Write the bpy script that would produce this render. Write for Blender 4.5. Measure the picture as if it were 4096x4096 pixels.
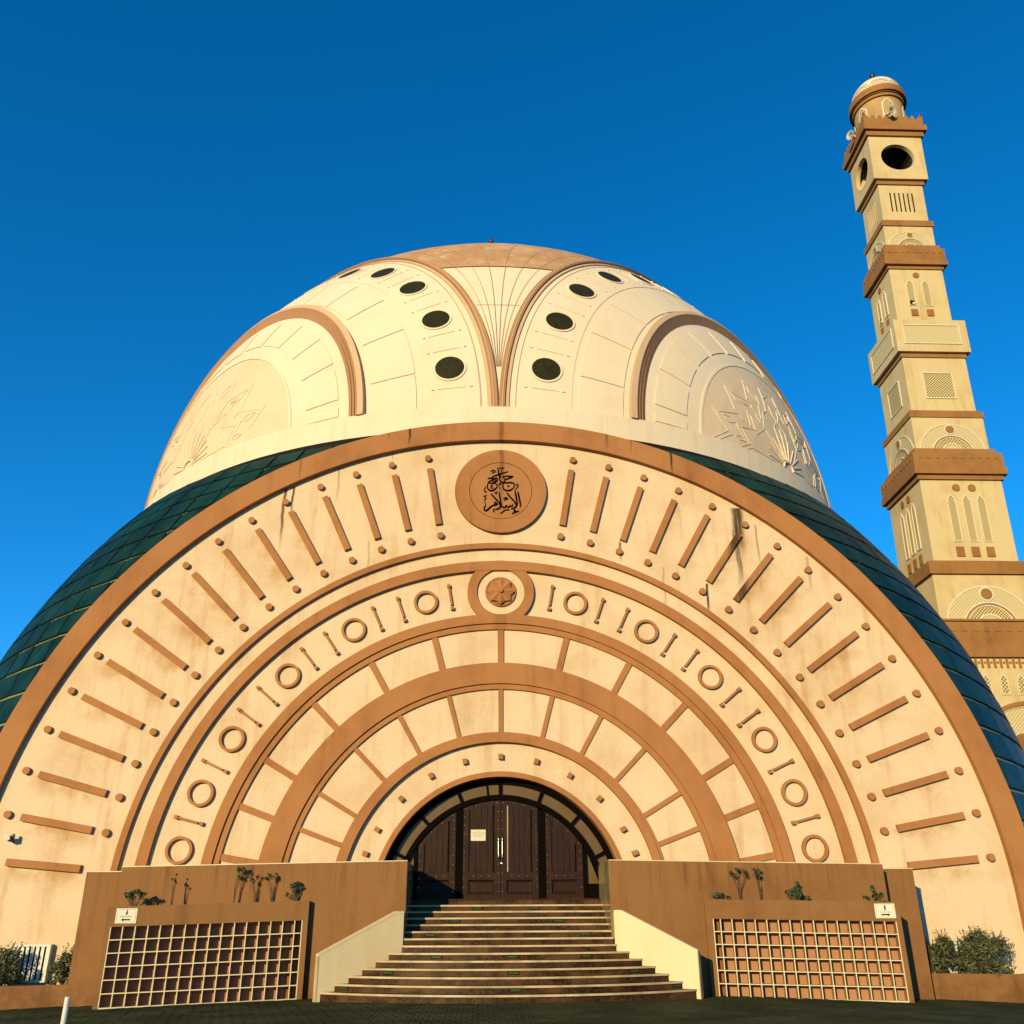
import bpy, math, random
from mathutils import Vector, Matrix
R = math.radians
sin, cos, tan, pi = math.sin, math.cos, math.tan, math.pi
rnd = random.Random(7)
for o in list(bpy.data.objects):
    bpy.data.objects.remove(o)
SC = bpy.context.scene

# ------------------------------------------------------------------ camera
EYE = Vector((-0.6156, 0.0, 1.64))
cam_d = bpy.data.cameras.new('camera'); cam = bpy.data.objects.new('camera', cam_d)
SC.collection.objects.link(cam); SC.camera = cam
cam_d.sensor_width = 36.0; cam_d.lens = 3634.0 / 4096.0 * 36.0
cam_d.clip_start = 0.1; cam_d.clip_end = 3000.0
PITCH, YAW, ROLL = R(24.168), R(2.092), R(0.326)
fwd = Vector((sin(YAW) * cos(PITCH), cos(YAW) * cos(PITCH), sin(PITCH)))
rgt = Vector((cos(YAW), -sin(YAW), 0.0)); upv = rgt.cross(fwd)
r2 = rgt * cos(ROLL) - upv * sin(ROLL); u2 = rgt * sin(ROLL) + upv * cos(ROLL)
m3 = Matrix((r2, u2, -fwd)).transposed()
cam.matrix_world = Matrix.Translation(EYE) @ m3.to_4x4()

# ------------------------------------------------------------------ sky, sun, exposure
SUN_EL, SUN_AZ = R(14.0), R(28.0)        # sun stands behind the camera, to the left
world = bpy.data.worlds.new('World'); SC.world = world; world.use_nodes = True
wn, wl = world.node_tree.nodes, world.node_tree.links
bg = wn['Background']; bg.inputs['Strength'].default_value = 0.145
sky = wn.new('ShaderNodeTexSky'); sky.sky_type = 'NISHITA'; sky.sun_disc = False
sky.sun_elevation = SUN_EL; sky.sun_rotation = pi + SUN_AZ
sky.altitude = 0.0; sky.air_density = 0.65; sky.dust_density = 0.0; sky.ozone_density = 5.0
hs = wn.new('ShaderNodeHueSaturation'); hs.inputs['Saturation'].default_value = 1.17; hs.inputs['Value'].default_value = 1.0
hs.inputs['Hue'].default_value = 0.492
wl.new(sky.outputs[0], hs.inputs['Color']); wl.new(hs.outputs[0], bg.inputs['Color'])
sl = bpy.data.lights.new('sun', 'SUN'); sl.energy = 3.7; sl.angle = R(0.53); sl.color = (1.0, 0.77, 0.38)
sun = bpy.data.objects.new('sun', sl); SC.collection.objects.link(sun)
sv = Vector((sin(SUN_AZ) * cos(SUN_EL), cos(SUN_AZ) * cos(SUN_EL), -sin(SUN_EL)))
sun.rotation_euler = sv.to_track_quat('-Z', 'Y').to_euler()
sun.location = (-30, -40, 30)
vs = SC.view_settings
SC.display_settings.display_device = 'sRGB'
vs.view_transform = 'Standard'; vs.look = 'None'; vs.exposure = 0.8; vs.gamma = 1.0; vs.use_curve_mapping = False

# ------------------------------------------------------------------ materials
def new_mat(name):
    m = bpy.data.materials.new(name); m.use_nodes = True
    nt = m.node_tree; b = nt.nodes['Principled BSDF']
    return m, nt, b
class NG:
    """small helper to wire shader maths"""
    def __init__(s, nt):
        s.nt = nt
        g = nt.nodes.new('ShaderNodeNewGeometry'); s.pos = g.outputs['Position']
        x = nt.nodes.new('ShaderNodeSeparateXYZ'); nt.links.new(s.pos, x.inputs[0])
        s.x, s.y, s.z = x.outputs
    def _in(s, sock, v):
        if hasattr(v, 'is_output'): s.nt.links.new(v, sock)
        else: sock.default_value = v
    def m(s, op, a, b=0.0, c=0.0, clamp=False):
        n = s.nt.nodes.new('ShaderNodeMath'); n.operation = op; n.use_clamp = clamp
        s._in(n.inputs[0], a); s._in(n.inputs[1], b); s._in(n.inputs[2], c)
        return n.outputs[0]
    def noise(s, scale, detail=3.0, rough=0.55, vec=None, stretch=None):
        v = vec if vec is not None else s.pos
        if stretch:
            mp = s.nt.nodes.new('ShaderNodeMapping'); mp.inputs['Scale'].default_value = stretch
            s.nt.links.new(v, mp.inputs['Vector']); v = mp.outputs[0]
        n = s.nt.nodes.new('ShaderNodeTexNoise'); n.inputs['Scale'].default_value = scale
        n.inputs['Detail'].default_value = detail; n.inputs['Roughness'].default_value = rough
        s.nt.links.new(v, n.inputs['Vector'])
        return n.outputs['Fac']
    def ramp(s, f, a, b):
        n = s.nt.nodes.new('ShaderNodeMapRange'); n.interpolation_type = 'SMOOTHSTEP'
        s._in(n.inputs[0], f); s._in(n.inputs[1], a); s._in(n.inputs[2], b)
        n.inputs[3].default_value = 0.0; n.inputs[4].default_value = 1.0
        return n.outputs[0]
    def mix(s, f, a, b):
        n = s.nt.nodes.new('ShaderNodeMix'); n.data_type = 'RGBA'
        s._in(n.inputs[0], f)
        for k, v in ((6, a), (7, b)):
            if hasattr(v, 'is_output'): s.nt.links.new(v, n.inputs[k])
            else: n.inputs[k].default_value = (v[0], v[1], v[2], 1.0)
        return n.outputs[2]
    def bump(s, h, dist, strength=1.0):
        n = s.nt.nodes.new('ShaderNodeBump'); n.inputs['Distance'].default_value = dist
        n.inputs['Strength'].default_value = strength
        s._in(n.inputs['Height'], h); return n.outputs[0]

KA = 0.66
def sc_(c): return tuple(v * KA for v in c)
def plaster(name, base, dark, rough=0.85, streak=0.35, grain=0.18, bump=0.006, runs=(), blot=0.45, wash=False, splash=False):
    """painted render: broad blotches, vertical drip marks, fine grain; runs = (x, half width, z top, z bottom, strength)"""
    base, dark = sc_(base), sc_(dark)
    m, nt, b = new_mat(name); g = NG(nt)
    big = g.ramp(g.noise(0.55, 4.0, 0.6), 0.42, 0.72)
    drip = g.ramp(g.noise(1.0, 4.0, 0.6, stretch=(2.6, 2.6, 0.22)), 0.50, 0.78)
    mid = g.noise(3.2, 3.0, 0.6)
    dirt = g.m('ADD', g.m('MULTIPLY', big, blot * 0.6), g.m('MULTIPLY', g.m('MULTIPLY', drip, mid), streak * 1.6), clamp=True)
    if wash:     # grime that has run off the raised bars, on their lower side
        rr_ = g.m('SQRT', g.m('ADD', g.m('POWER', g.x, 2.0), g.m('POWER', g.m('SUBTRACT', g.z, 1.964), 2.0)))
        an = g.m('MULTIPLY', g.m('ABSOLUTE', g.m('ARCTAN2', g.x, g.m('SUBTRACT', g.z, 1.964))), 180.0 / pi / 5.0)
        fr = g.m('FRACT', an)
        w1 = g.m('MULTIPLY', g.ramp(fr, 0.62, 0.10), g.m('MULTIPLY', g.ramp(rr_, 11.2, 11.8), g.ramp(rr_, 14.0, 13.2)))
        w1 = g.m('MULTIPLY', g.m('MULTIPLY', w1, g.ramp(an, 18.0, 17.3)), g.m('MULTIPLY', g.ramp(an, 3.5, 7.0), g.ramp(g.noise(0.9, 4.0, 0.65), 0.40, 0.66)))
        dirt = g.m('ADD', dirt, g.m('MULTIPLY', w1, 0.85), clamp=True)
    if splash:   # mud splashed up from the paving, drips from the coping
        sp0 = g.m('MULTIPLY', g.ramp(g.z, 0.55, -0.25), g.ramp(g.noise(2.6, 4.0, 0.7), 0.30, 0.62))
        tp = g.m('MULTIPLY', g.ramp(g.z, 1.9, 2.9), g.ramp(g.noise(1.0, 3.0, 0.7, stretch=(7.0, 7.0, 0.25)), 0.50, 0.72))
        dirt = g.m('ADD', dirt, g.m('ADD', g.m('MULTIPLY', sp0, 0.7), g.m('MULTIPLY', tp, 0.8)), clamp=True)
    col = g.mix(dirt, base, dark)
    fine = g.noise(26.0, 2.0, 0.7)
    sp = g.noise(90.0, 1.0, 0.5)
    gr = g.m('MULTIPLY_ADD', g.m('ADD', fine, sp), grain, 1.0 - grain)
    mul = nt.nodes.new('ShaderNodeMix'); mul.data_type = 'RGBA'; mul.blend_type = 'MULTIPLY'; mul.inputs[0].default_value = 1.0
    nt.links.new(col, mul.inputs[6])
    cc = nt.nodes.new('ShaderNodeCombineColor')
    for i in range(3): nt.links.new(gr, cc.inputs[i])
    nt.links.new(cc.outputs[0], mul.inputs[7]); col = mul.outputs[2]
    if runs:
        wob = g.noise(1.0, 2.0, 0.6, stretch=(0.5, 0.5, 1.3))
        brk = g.noise(1.0, 4.0, 0.7, stretch=(14.0, 14.0, 0.7))
        tot = None
        for (x0, hw, zt, zb, st) in runs:
            xx = g.m('ABSOLUTE', g.m('SUBTRACT', g.m('MULTIPLY_ADD', wob, 0.16, g.x), x0 + 0.08))
            a = g.ramp(xx, hw, hw * 0.25)
            zf = g.m('MULTIPLY', g.ramp(g.z, zb, zb + 0.55 * (zt - zb)), g.ramp(g.z, zt + 0.02, zt - 0.02))
            t = g.m('MULTIPLY', g.m('MULTIPLY', a, zf), st)
            tot = t if tot is None else g.m('MAXIMUM', tot, t)
        tot = g.m('MULTIPLY', tot, g.ramp(brk, 0.22, 0.52), clamp=True)
        col = g.mix(tot, col, (dark[0] * 0.14, dark[1] * 0.14, dark[2] * 0.15))
    nt.links.new(col, b.inputs['Base Color'])
    b.inputs['Roughness'].default_value = rough; b.inputs['Specular IOR Level'].default_value = 0.25
    h = g.m('ADD', g.m('MULTIPLY', fine, 0.6), g.m('MULTIPLY', sp, 0.4))
    nt.links.new(g.bump(h, bump), b.inputs['Normal'])
    return m
def simple(name, base, rough=0.5, metal=0.0, spec=0.5, var=0.25, scale=8.0, bump=0.0, dark=None):
    base = sc_(base)
    m, nt, b = new_mat(name); g = NG(nt)
    n = g.ramp(g.noise(scale, 4.0, 0.6), 0.3, 0.7)
    d = dark or tuple(c * (1 - var) for c in base)
    nt.links.new(g.mix(n, d, base), b.inputs['Base Color'])
    b.inputs['Roughness'].default_value = rough; b.inputs['Metallic'].default_value = metal
    b.inputs['Specular IOR Level'].default_value = spec
    if bump: nt.links.new(g.bump(g.noise(scale * 3, 3.0), bump), b.inputs['Normal'])
    return m
CREAM, CREAM_D = (0.84, 0.645, 0.405), (0.60, 0.36, 0.15)
TAN, TAN_D = (0.48, 0.208, 0.068), (0.31, 0.122, 0.034)
M = {}
M['cream'] = plaster('cream_plaster', CREAM, CREAM_D, streak=0.6, blot=0.65, grain=0.3, wash=True, runs=[
    (-7.04, .07, 14.62, 12.2, .9), (-6.78, .06, 14.62, 13.5, .95), (7.78, .26, 14.0, 12.2, 1.0), (7.66, .12, 13.2, 10.9, .8),
    (8.35, .05, 13.4, 11.7, .55), (6.56, .06, 11.35, 10.1, 1.0), (-3.62, .04, 16.2, 15.5, .6), (-5.35, .05, 15.4, 13.9, .4),
    (3.85, .06, 12.75, 12.0, .8), (5.2, .05, 11.9, 9.9, .35), (-4.2, .05, 12.7, 11.2, .3), (9.9, .07, 12.3, 10.9, .35)])
M['band'] = plaster('tan_plaster', TAN, TAN_D, streak=0.6, blot=0.9, grain=0.26, runs=[
    (-3.05, .06, 17.2, 15.9, .95), (5.72, .06, 16.4, 14.9, .95), (0.02, .12, 17.2, 12.9, .5), (-3.75, .05, 17.0, 16.2, .5),
    (3.6, .08, 17.0, 15.9, .4), (7.6, .34, 13.6, 8.6, .85), (6.62, .12, 11.3, 10.2, .9), (-6.6, .05, 16.0, 14.5, .4), (4.4, .05, 16.8, 15.8, .5), (0.02, .3, 10.7, 9.3, .3)])
M['wall'] = plaster('brown_tan_render', (0.31, 0.146, 0.046), (0.19, 0.082, 0.024), streak=0.7, blot=0.8, grain=0.3, splash=True, bump=0.01)
M['dome'] = plaster('dome_render', (0.95, 0.79, 0.55), (0.78, 0.54, 0.29), streak=0.16, grain=0.10, bump=0.003, blot=0.3)
M['dome_band'] = plaster('dome_base_render', (0.95, 0.79, 0.55), (0.70, 0.47, 0.25), streak=0.5, grain=0.10, bump=0.003, blot=0.25)
M['dome_cap'] = plaster('weathered_cap_render', (0.56, 0.31, 0.14), (0.78, 0.56, 0.32), streak=0.9, grain=0.15, bump=0.004, blot=0.9)
M['rib'] = plaster('dome_rib_render', (0.52, 0.28, 0.13), (0.38, 0.18, 0.07), streak=0.3)
M['rib_pale'] = plaster('pale_rib_render', (0.74, 0.50, 0.30), (0.6, 0.38, 0.2), streak=0.2)
M['joint'] = simple('dark_joint', (0.42, 0.25, 0.11), 0.9, spec=0.1)
M['mcream'] = plaster('minaret_cream', (0.76, 0.60, 0.30), (0.54, 0.35, 0.13), streak=0.7, blot=0.6)
M['drum'] = plaster('minaret_drum', (0.58, 0.37, 0.15), (0.42, 0.22, 0.07), streak=0.6, blot=0.8)
M['tympanum'] = plaster('tympanum_render', (0.90, 0.70, 0.45), (0.72, 0.47, 0.24), streak=0.12, grain=0.12)
M['mtan'] = plaster('minaret_tan', (0.40, 0.19, 0.055), (0.25, 0.11, 0.03), streak=0.6, blot=0.9, grain=0.26)
M['white'] = simple('white_trim', (0.85, 0.76, 0.52), 0.6, var=0.08)
M['letters'] = simple('black_letters', (0.004, 0.0035, 0.003), 0.9, spec=0.0)
M['dark'] = simple('dark_recess', (0.010, 0.016, 0.009), 0.9, spec=0.05)
M['gutter'] = simple('dark_gutter', (0.02, 0.016, 0.01), 0.8, spec=0.1)
M['soil'] = simple('soil', (0.09, 0.055, 0.028), 0.95, scale=14.0, bump=0.03)
M['glass_dome'] = simple('dark_window_glass', (0.04, 0.036, 0.010), 0.4, spec=0.12, var=0.4, scale=5)
M['glass'] = simple('olive_glass', (0.17, 0.105, 0.028), 0.3, spec=0.2, var=0.15, scale=3)
M['metal'] = simple('pale_metal', (0.75, 0.70, 0.55), 0.25, metal=1.0, var=0.1)
M['brass'] = simple('brass', (1.0, 0.72, 0.34), 0.3, metal=1.0)
M['horn'] = simple('horn_enamel', (0.70, 0.66, 0.50), 0.4)
M['red'] = simple('red_lamp', (0.20, 0.02, 0.015), 0.3)
M['dark_metal'] = simple('dark_metal', (0.03, 0.02, 0.02), 0.45)
M['copper'] = simple('copper_finial', (0.25, 0.07, 0.04), 0.4, metal=0.6)
M['step_light'] = simple('step_light_lens', (0.05, 0.10, 0.03), 0.5, spec=0.1)
M['paint'] = simple('white_paint', (0.80, 0.78, 0.66), 0.35, var=0.06)
M['sign'] = simple('sign_white', (0.86, 0.82, 0.60), 0.4, var=0.03)
M['sign_line'] = simple('sign_border', (0.45, 0.36, 0.12), 0.5)
M['paper'] = simple('paper', (0.82, 0.74, 0.52), 0.7, var=0.05)
M['ink'] = simple('faint_ink', (0.36, 0.24, 0.12), 0.7)
M['louvre'] = simple('louvre_white', (0.72, 0.72, 0.60), 0.4, var=0.1)
M['cell'] = plaster('rack_back_render', (0.48, 0.25, 0.12), (0.38, 0.18, 0.085), streak=0.4, grain=0.15)
M['rack'] = simple('rack_cream_board', (0.82, 0.68, 0.36), 0.5, var=0.1)
def wood():
    m, nt, b = new_mat('dark_wood'); g = NG(nt)
    gr = g.noise(1.0, 5.0, 0.65, stretch=(38.0, 38.0, 1.6))
    col = g.mix(g.ramp(gr, 0.32, 0.68), (0.006, 0.002, 0.0005), (0.036, 0.0125, 0.0030))
    pt = g.ramp(g.noise(2.2, 2.0), 0.3, 0.7)
    nt.links.new(g.mix(g.m('MULTIPLY', pt, 0.5), col, (0.014, 0.006, 0.003)), b.inputs['Base Color'])
    b.inputs['Roughness'].default_value = 0.5; b.inputs['Specular IOR Level'].default_value = 0.12
    nt.links.new(g.bump(gr, 0.003), b.inputs['Normal'])
    return m
M['wood'] = wood()
M['wood_dark'] = simple('dark_stained_frame', (0.006, 0.0035, 0.002), 0.7, spec=.02, var=0.4, scale=20)
def marble(name, base, vein, rough, sc, vfac=0.5):
    base, vein = sc_(base), sc_(vein)
    m, nt, b = new_mat(name); g = NG(nt)
    n1 = g.noise(sc, 6.0, 0.65); n2 = g.noise(sc * 3.1, 5.0, 0.7)
    v = g.ramp(g.m('ABSOLUTE', g.m('SUBTRACT', n2, 0.5)), 0.035, 0.0)
    blk = g.noise(1.0, 1.0, 0.5, stretch=(1.7, 0.4, 3.0))
    col = g.mix(g.ramp(n1, 0.35, 0.7), base, tuple(c * 0.5 for c in base))
    col = g.mix(g.m('MULTIPLY', g.ramp(blk, 0.42, 0.70), 0.42), col, vein)
    col = g.mix(g.m('MULTIPLY', v, vfac), col, vein)
    nt.links.new(col, b.inputs['Base Color']); b.inputs['Roughness'].default_value = rough
    b.inputs['Specular IOR Level'].default_value = 0.1
    return m
M['riser'] = marble('brown_marble', (0.042, 0.017, 0.0055), (0.20, 0.10, 0.035), 0.45, 2.4)
M['tread_top'] = simple('worn_brown_tread', (0.075, 0.034, 0.014), 0.85, spec=0.06, var=0.4, scale=3)
M['tread'] = marble('cream_marble', (0.74, 0.58, 0.33), (0.55, 0.40, 0.2), 0.5, 1.4, 0.2)
M['cheek'] = plaster('pale_cheek_stone', (0.90, 0.73, 0.42), (0.72, 0.53, 0.25), rough=0.7, streak=0.3, grain=0.08, bump=0.002, blot=0.4)
M['clad'] = marble('polished_cladding', (0.36, 0.28, 0.12), (0.46, 0.37, 0.17), 0.09, 1.1, 0.3)
def tile():
    m, nt, b = new_mat('teal_glazed_tile'); g = NG(nt)
    n = g.noise(0.8, 3.0, 0.6); n2 = g.noise(9.0, 2.0)
    col = g.mix(g.ramp(n, 0.35, 0.65), (0.003, 0.017, 0.015), (0.007, 0.038, 0.030))
    nt.links.new(g.mix(g.m('MULTIPLY', n2, 0.3), col, (0.015, 0.026, 0.01)), b.inputs['Base Color'])
    b.inputs['Roughness'].default_value = 0.4; b.inputs['Specular IOR Level'].default_value = 0.035
    return m
M['tile'] = tile()
M['tile_joint'] = simple('olive_tile_joint', (0.30, 0.29, 0.09), 0.6, var=0.3)
def lattice(name, solid, hole, per):
    """fine pierced screen: rows of small diamond openings"""
    solid, hole = sc_(solid), sc_(hole)
    m, nt, b = new_mat(name); g = NG(nt)
    u = g.m('ADD', g.x, g.y)
    a = g.m('MULTIPLY', g.m('ADD', u, g.z), pi / per); c = g.m('MULTIPLY', g.m('SUBTRACT', u, g.z), pi / per)
    s = g.m('MULTIPLY', g.m('ABSOLUTE', g.m('SINE', a)), g.m('ABSOLUTE', g.m('SINE', c)))
    f = g.ramp(s, 0.42, 0.6)
    nt.links.new(g.mix(f, solid, hole), b.inputs['Base Color']); b.inputs['Roughness'].default_value = 0.8
    nt.links.new(g.bump(g.m('SUBTRACT', 1.0, f), 0.03), b.inputs['Normal'])
    return m
M['lattice'] = lattice('pierced_screen', (0.80, 0.64, 0.28), (0.14, 0.095, 0.02), 0.20)
M['lattice_pale'] = lattice('pale_pierced_screen', (0.84, 0.70, 0.38), (0.60, 0.47, 0.19), 0.20)
def leafmat(name, a, c):
    m, nt, b = new_mat(name); g = NG(nt)
    nt.links.new(g.mix(g.ramp(g.noise(7.0, 2.0), 0.3, 0.7), a, c), b.inputs['Base Color'])
    b.inputs['Roughness'].default_value = 0.5
    return m
M['leaf'] = leafmat('bush_leaf', (0.022, 0.032, 0.008), (0.085, 0.088, 0.024))
M['leaf_dark'] = leafmat('succulent_leaf', (0.012, 0.035, 0.010), (0.035, 0.06, 0.015))
M['stem'] = simple('twig', (0.16, 0.09, 0.035), 0.9)
def pave():
    m, nt, b = new_mat('dark_paving'); g = NG(nt)
    n = g.noise(0.7, 4.0, 0.6); f = g.noise(40.0, 2.0, 0.7)
    oi = nt.nodes.new('ShaderNodeObjectInfo')
    col = g.mix(g.ramp(n, 0.35, 0.68), (0.020, 0.028, 0.008), (0.055, 0.064, 0.020))
    col = g.mix(g.m('MULTIPLY', oi.outputs['Random'], 0.35), col, (0.03, 0.035, 0.02))
    col = g.mix(g.m('MULTIPLY', f, 0.4), col, (0.02, 0.022, 0.012))
    nt.links.new(col, b.inputs['Base Color']); b.inputs['Roughness'].default_value = 0.95; b.inputs['Specular IOR Level'].default_value = 0.08
    nt.links.new(g.bump(f, 0.004), b.inputs['Normal'])
    return m
M['pave'] = pave()
M['bedding'] = simple('dark_bedding', (0.016, 0.018, 0.008), 0.95, spec=0.05, var=0.4, scale=2.0)

# ------------------------------------------------------------------ mesh helpers
class MB:
    def __init__(s, warp=None): s.v = []; s.f = []; s.warp = warp
    def add(s, verts, faces):
        o = len(s.v); s.v += [tuple(p) for p in verts]; s.f += [tuple(i + o for i in f) for f in faces]
    def hexa(s, p):      # 8 corners: bottom 4 (ccw), top 4
        s.add(p, [(3, 2, 1, 0), (4, 5, 6, 7), (0, 1, 5, 4), (1, 2, 6, 5), (2, 3, 7, 6), (3, 0, 4, 7)])
    def box(s, x0, x1, y0, y1, z0, z1):
        s.hexa([(x0, y0, z0), (x1, y0, z0), (x1, y1, z0), (x0, y1, z0), (x0, y0, z1), (x1, y0, z1), (x1, y1, z1), (x0, y1, z1)])
    def ring(s, cx, cz, r0, r1, a0, a1, yf, yb, n, caps=True):
        """ring sector facing -y; angle from straight up, clockwise seen from the front"""
        vs = []
        full = abs(abs(a1 - a0) - 360) < 1e-6
        for i in range(n + (0 if full else 1)):
            a = R(a0 + (a1 - a0) * i / n); sa, ca = sin(a), cos(a)
            for r in (r0, r1):
                for y in (yf, yb): vs.append((cx + r * sa, y, cz + r * ca))
        fs = []; N = len(vs) // 4
        for i in range(n):
            a, b = 4 * i, 4 * ((i + 1) % N)
            fs += [(a, b, b + 2, a + 2), (a, a + 1, b + 1, b), (a + 2, b + 2, b + 3, a + 3), (a + 1, a + 3, b + 3, b + 1)]
        if not full: fs += [(0, 2, 3, 1), (4 * n, 4 * n + 1, 4 * n + 3, 4 * n + 2)]
        s.add(vs, fs)
    def prism(s, pts, yf, yb, mp=None):
        """polygon (u, w) seen from the front, pushed from yf back to yb; mp maps (u, depth, w) to space"""
        mp = mp or (lambda u, d, w: (u, d, w))
        n = len(pts)
        s.add([mp(u, yf, w) for u, w in pts] + [mp(u, yb, w) for u, w in pts],
              [tuple(range(n)), tuple(range(2 * n - 1, n - 1, -1))] + [(i, i + n, (i + 1) % n + n, (i + 1) % n) for i in range(n)])
    def disc(s, cx, cz, r, yf, yb, n=32, mp=None):
        s.prism([(cx + r * sin(2 * pi * i / n), cz + r * cos(2 * pi * i / n)) for i in range(n)], yf, yb, mp)
    def tube(s, path, rad, n=6):
        vs = []; P = [Vector(p) for p in path]
        for i, p in enumerate(P):
            t = (P[min(i + 1, len(P) - 1)] - P[max(i - 1, 0)]).normalized()
            a = t.cross(Vector((0.31, 0.95, 0.05))).normalized(); b = t.cross(a)
            r = rad[i] if hasattr(rad, '__len__') else rad
            for k in range(n): vs.append(p + (a * cos(2 * pi * k / n) + b * sin(2 * pi * k / n)) * r)
        fs = []
        for i in range(len(P) - 1):
            for k in range(n): fs.append((i * n + k, i * n + (k + 1) % n, (i + 1) * n + (k + 1) % n, (i + 1) * n + k))
        fs += [tuple(range(n - 1, -1, -1)), tuple(range((len(P) - 1) * n, len(P) * n))]
        s.add(vs, fs)
    def lathe(s, prof, c, n=32, axis=None):
        """prof = (radius, height) pairs turned about a vertical (or given) axis through c"""
        c = Vector(c); ax = Vector(axis or (0, 0, 1)).normalized()
        a = ax.orthogonal().normalized(); b = ax.cross(a)
        vs = []
        for r, h in prof:
            for k in range(n): vs.append(c + ax * h + (a * cos(2 * pi * k / n) + b * sin(2 * pi * k / n)) * max(r, 1e-4))
        fs = []
        for i in range(len(prof) - 1):
            for k in range(n): fs.append((i * n + k, i * n + (k + 1) % n, (i + 1) * n + (k + 1) % n, (i + 1) * n + k))
        fs += [tuple(range(n - 1, -1, -1)), tuple(range((len(prof) - 1) * n, len(prof) * n))]
        s.add(vs, fs)
    def mesh(s, name, mat, smooth=False, fix=True):
        me = bpy.data.meshes.new(name)
        v = [s.warp(p) for p in s.v] if s.warp else s.v
        me.from_pydata(v, [], s.f); me.update()
        if fix:
            import bmesh
            bm = bmesh.new(); bm.from_mesh(me); bmesh.ops.recalc_face_normals(bm, faces=bm.faces); bm.to_mesh(me); bm.free()
        if smooth:
            for p in me.polygons: p.use_smooth = True
        me.materials.append(mat)
        return me
COL = SC.collection
WM = {}
def link(o, parent=None, Mx=None):
    COL.objects.link(o); Mx = Mx or Matrix.Identity(4)
    if parent is not None:
        o.parent = parent; o.matrix_parent_inverse = WM[parent.name].inverted()
    o.matrix_basis = Mx; WM[o.name] = Mx.copy()
    return o
def put(name, mb, mat, parent=None, smooth=False, Mx=None, fix=True):
    me = mb if isinstance(mb, bpy.types.Mesh) else mb.mesh(name, mat, smooth, fix)
    return link(bpy.data.objects.new(name, me), parent, Mx)
def tag(o, label, cat, group=None):
    o['label'] = label; o['category'] = cat
    if group: o['group'] = group
    return o
def kind(o, k): o['kind'] = k; return o
def thing(name, loc, label, cat, group=None):
    o = bpy.data.objects.new(name, None); o.empty_display_size = 0.3
    link(o, None, Matrix.Translation(Vector(loc))); return tag(o, label, cat, group)
def ground_z(x, y):
    return -0.00196 * min(abs(x), 16.0) ** 2 - 0.006 * (min(max(y, -40.0), 70.0) - 22.15)

# ================================================================== GROUND
def sheet(name, xs, ys, mat, dz=0.0):
    v = [(x, y, ground_z(x, y) + dz) for y in ys for x in xs]; n = len(xs)
    f = [(j * n + i, j * n + i + 1, (j + 1) * n + i + 1, (j + 1) * n + i) for j in range(len(ys) - 1) for i in range(n - 1)]
    mb = MB(); mb.add(v, f); return put(name, mb, mat)
xs = [-1500, -400, -120, -60, -40, -30, -25, -20, -16] + [i * 1.0 for i in range(-15, 16)] + [16, 20, 25, 30, 40, 60, 120, 400, 1500]
ys = [-1500, -400, -120, -40, -10, 0, 6, 10, 14, 17, 20, 22.15, 24, 26, 28, 32, 40, 55, 70, 120, 400, 1500]
ground = kind(sheet('ground', xs, ys, M['bedding'], -0.02), 'structure')
# paving blocks in front of the building
PX, PY = 0.20, 0.40
pm = MB(); h = 0.008
pm.add([(-PX/2 + h, -PY/2 + h, -.04), (PX/2 - h, -PY/2 + h, -.04), (PX/2 - h, PY/2 - h, -.04), (-PX/2 + h, PY/2 - h, -.04),
        (-PX/2 + h, -PY/2 + h, 0), (PX/2 - h, -PY/2 + h, 0), (PX/2 - h, PY/2 - h, 0), (-PX/2 + h, PY/2 - h, 0)],
       [(4, 5, 6, 7), (0, 1, 5, 4), (1, 2, 6, 5), (2, 3, 7, 6), (3, 0, 4, 7)])
pme = pm.mesh('paver', M['pave'], fix=False)
cells = []
for j in range(22):
    y = 17.6 + j * PY
    for i in range(-70, 80):
        x = i * PX + (PX / 2 if j % 2 else 0)
        if abs(x) > 0.56 * y + 1.5: continue
        cells.append((y + 0.03 * abs(x), x, y))
cells.sort()
field = MB()
for k, (d, x, y) in enumerate(cells):
    z = ground_z(x, y) + rnd.uniform(-.003, .004); tx, ty = rnd.uniform(-.008, .008), rnd.uniform(-.012, .012)
    Mx = Matrix.Translation((x, y, z)) @ Matrix.Rotation(tx, 4, 'X') @ Matrix.Rotation(ty - 0.00392 * x * -1, 4, 'Y')
    if k < 290: put('paver', pme, None, ground, Mx=Mx)
    else: field.add([Mx @ Vector(p) for p in pm.v], pm.f)
kind(put('paver_field', field, M['pave'], ground, fix=False), 'stuff')

# ================================================================== MOSQUE
ZC = 1.964; W = 27.0
mosque = thing('mosque', (0, 30, 0), 'domed mosque with cream semicircular front, tan arch bands and a green tiled lower shell', 'mosque')
# ---- front wall: thick plate with the doorway cut out
fw = MB(); RO, RD = 15.0, 3.47; YF, YB = W + 0.05, W + 1.15
n = 120; vs = []; fs = []
for i in range(n + 1):
    a = -pi / 2 + pi * i / n; sa, ca = sin(a), cos(a)
    vs += [(RD * sa, YF, ZC + RD * ca), (RO * sa, YF, ZC + RO * ca), (RD * sa, YB, ZC + RD * ca), (RO * sa, YB, ZC + RO * ca)]
for i in range(n):
    a, b = 4 * i, 4 * i + 4
    fs += [(a, b, b + 1, a + 1), (a + 2, a + 3, b + 3, b + 2), (a + 1, b + 1, b + 3, a + 3), (a, a + 2, b + 2, b)]
fw.add(vs, fs)
for sx in (-1, 1):
    x0, x1 = sorted((sx * RD, sx * RO)); fw.box(x0, x1, YF, YB, -0.8, ZC)
facade = put('facade_wall', fw, M['cream'], mosque)
def fput(name, mb, mat, **k): return put(name, mb, mat, facade, **k)
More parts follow.
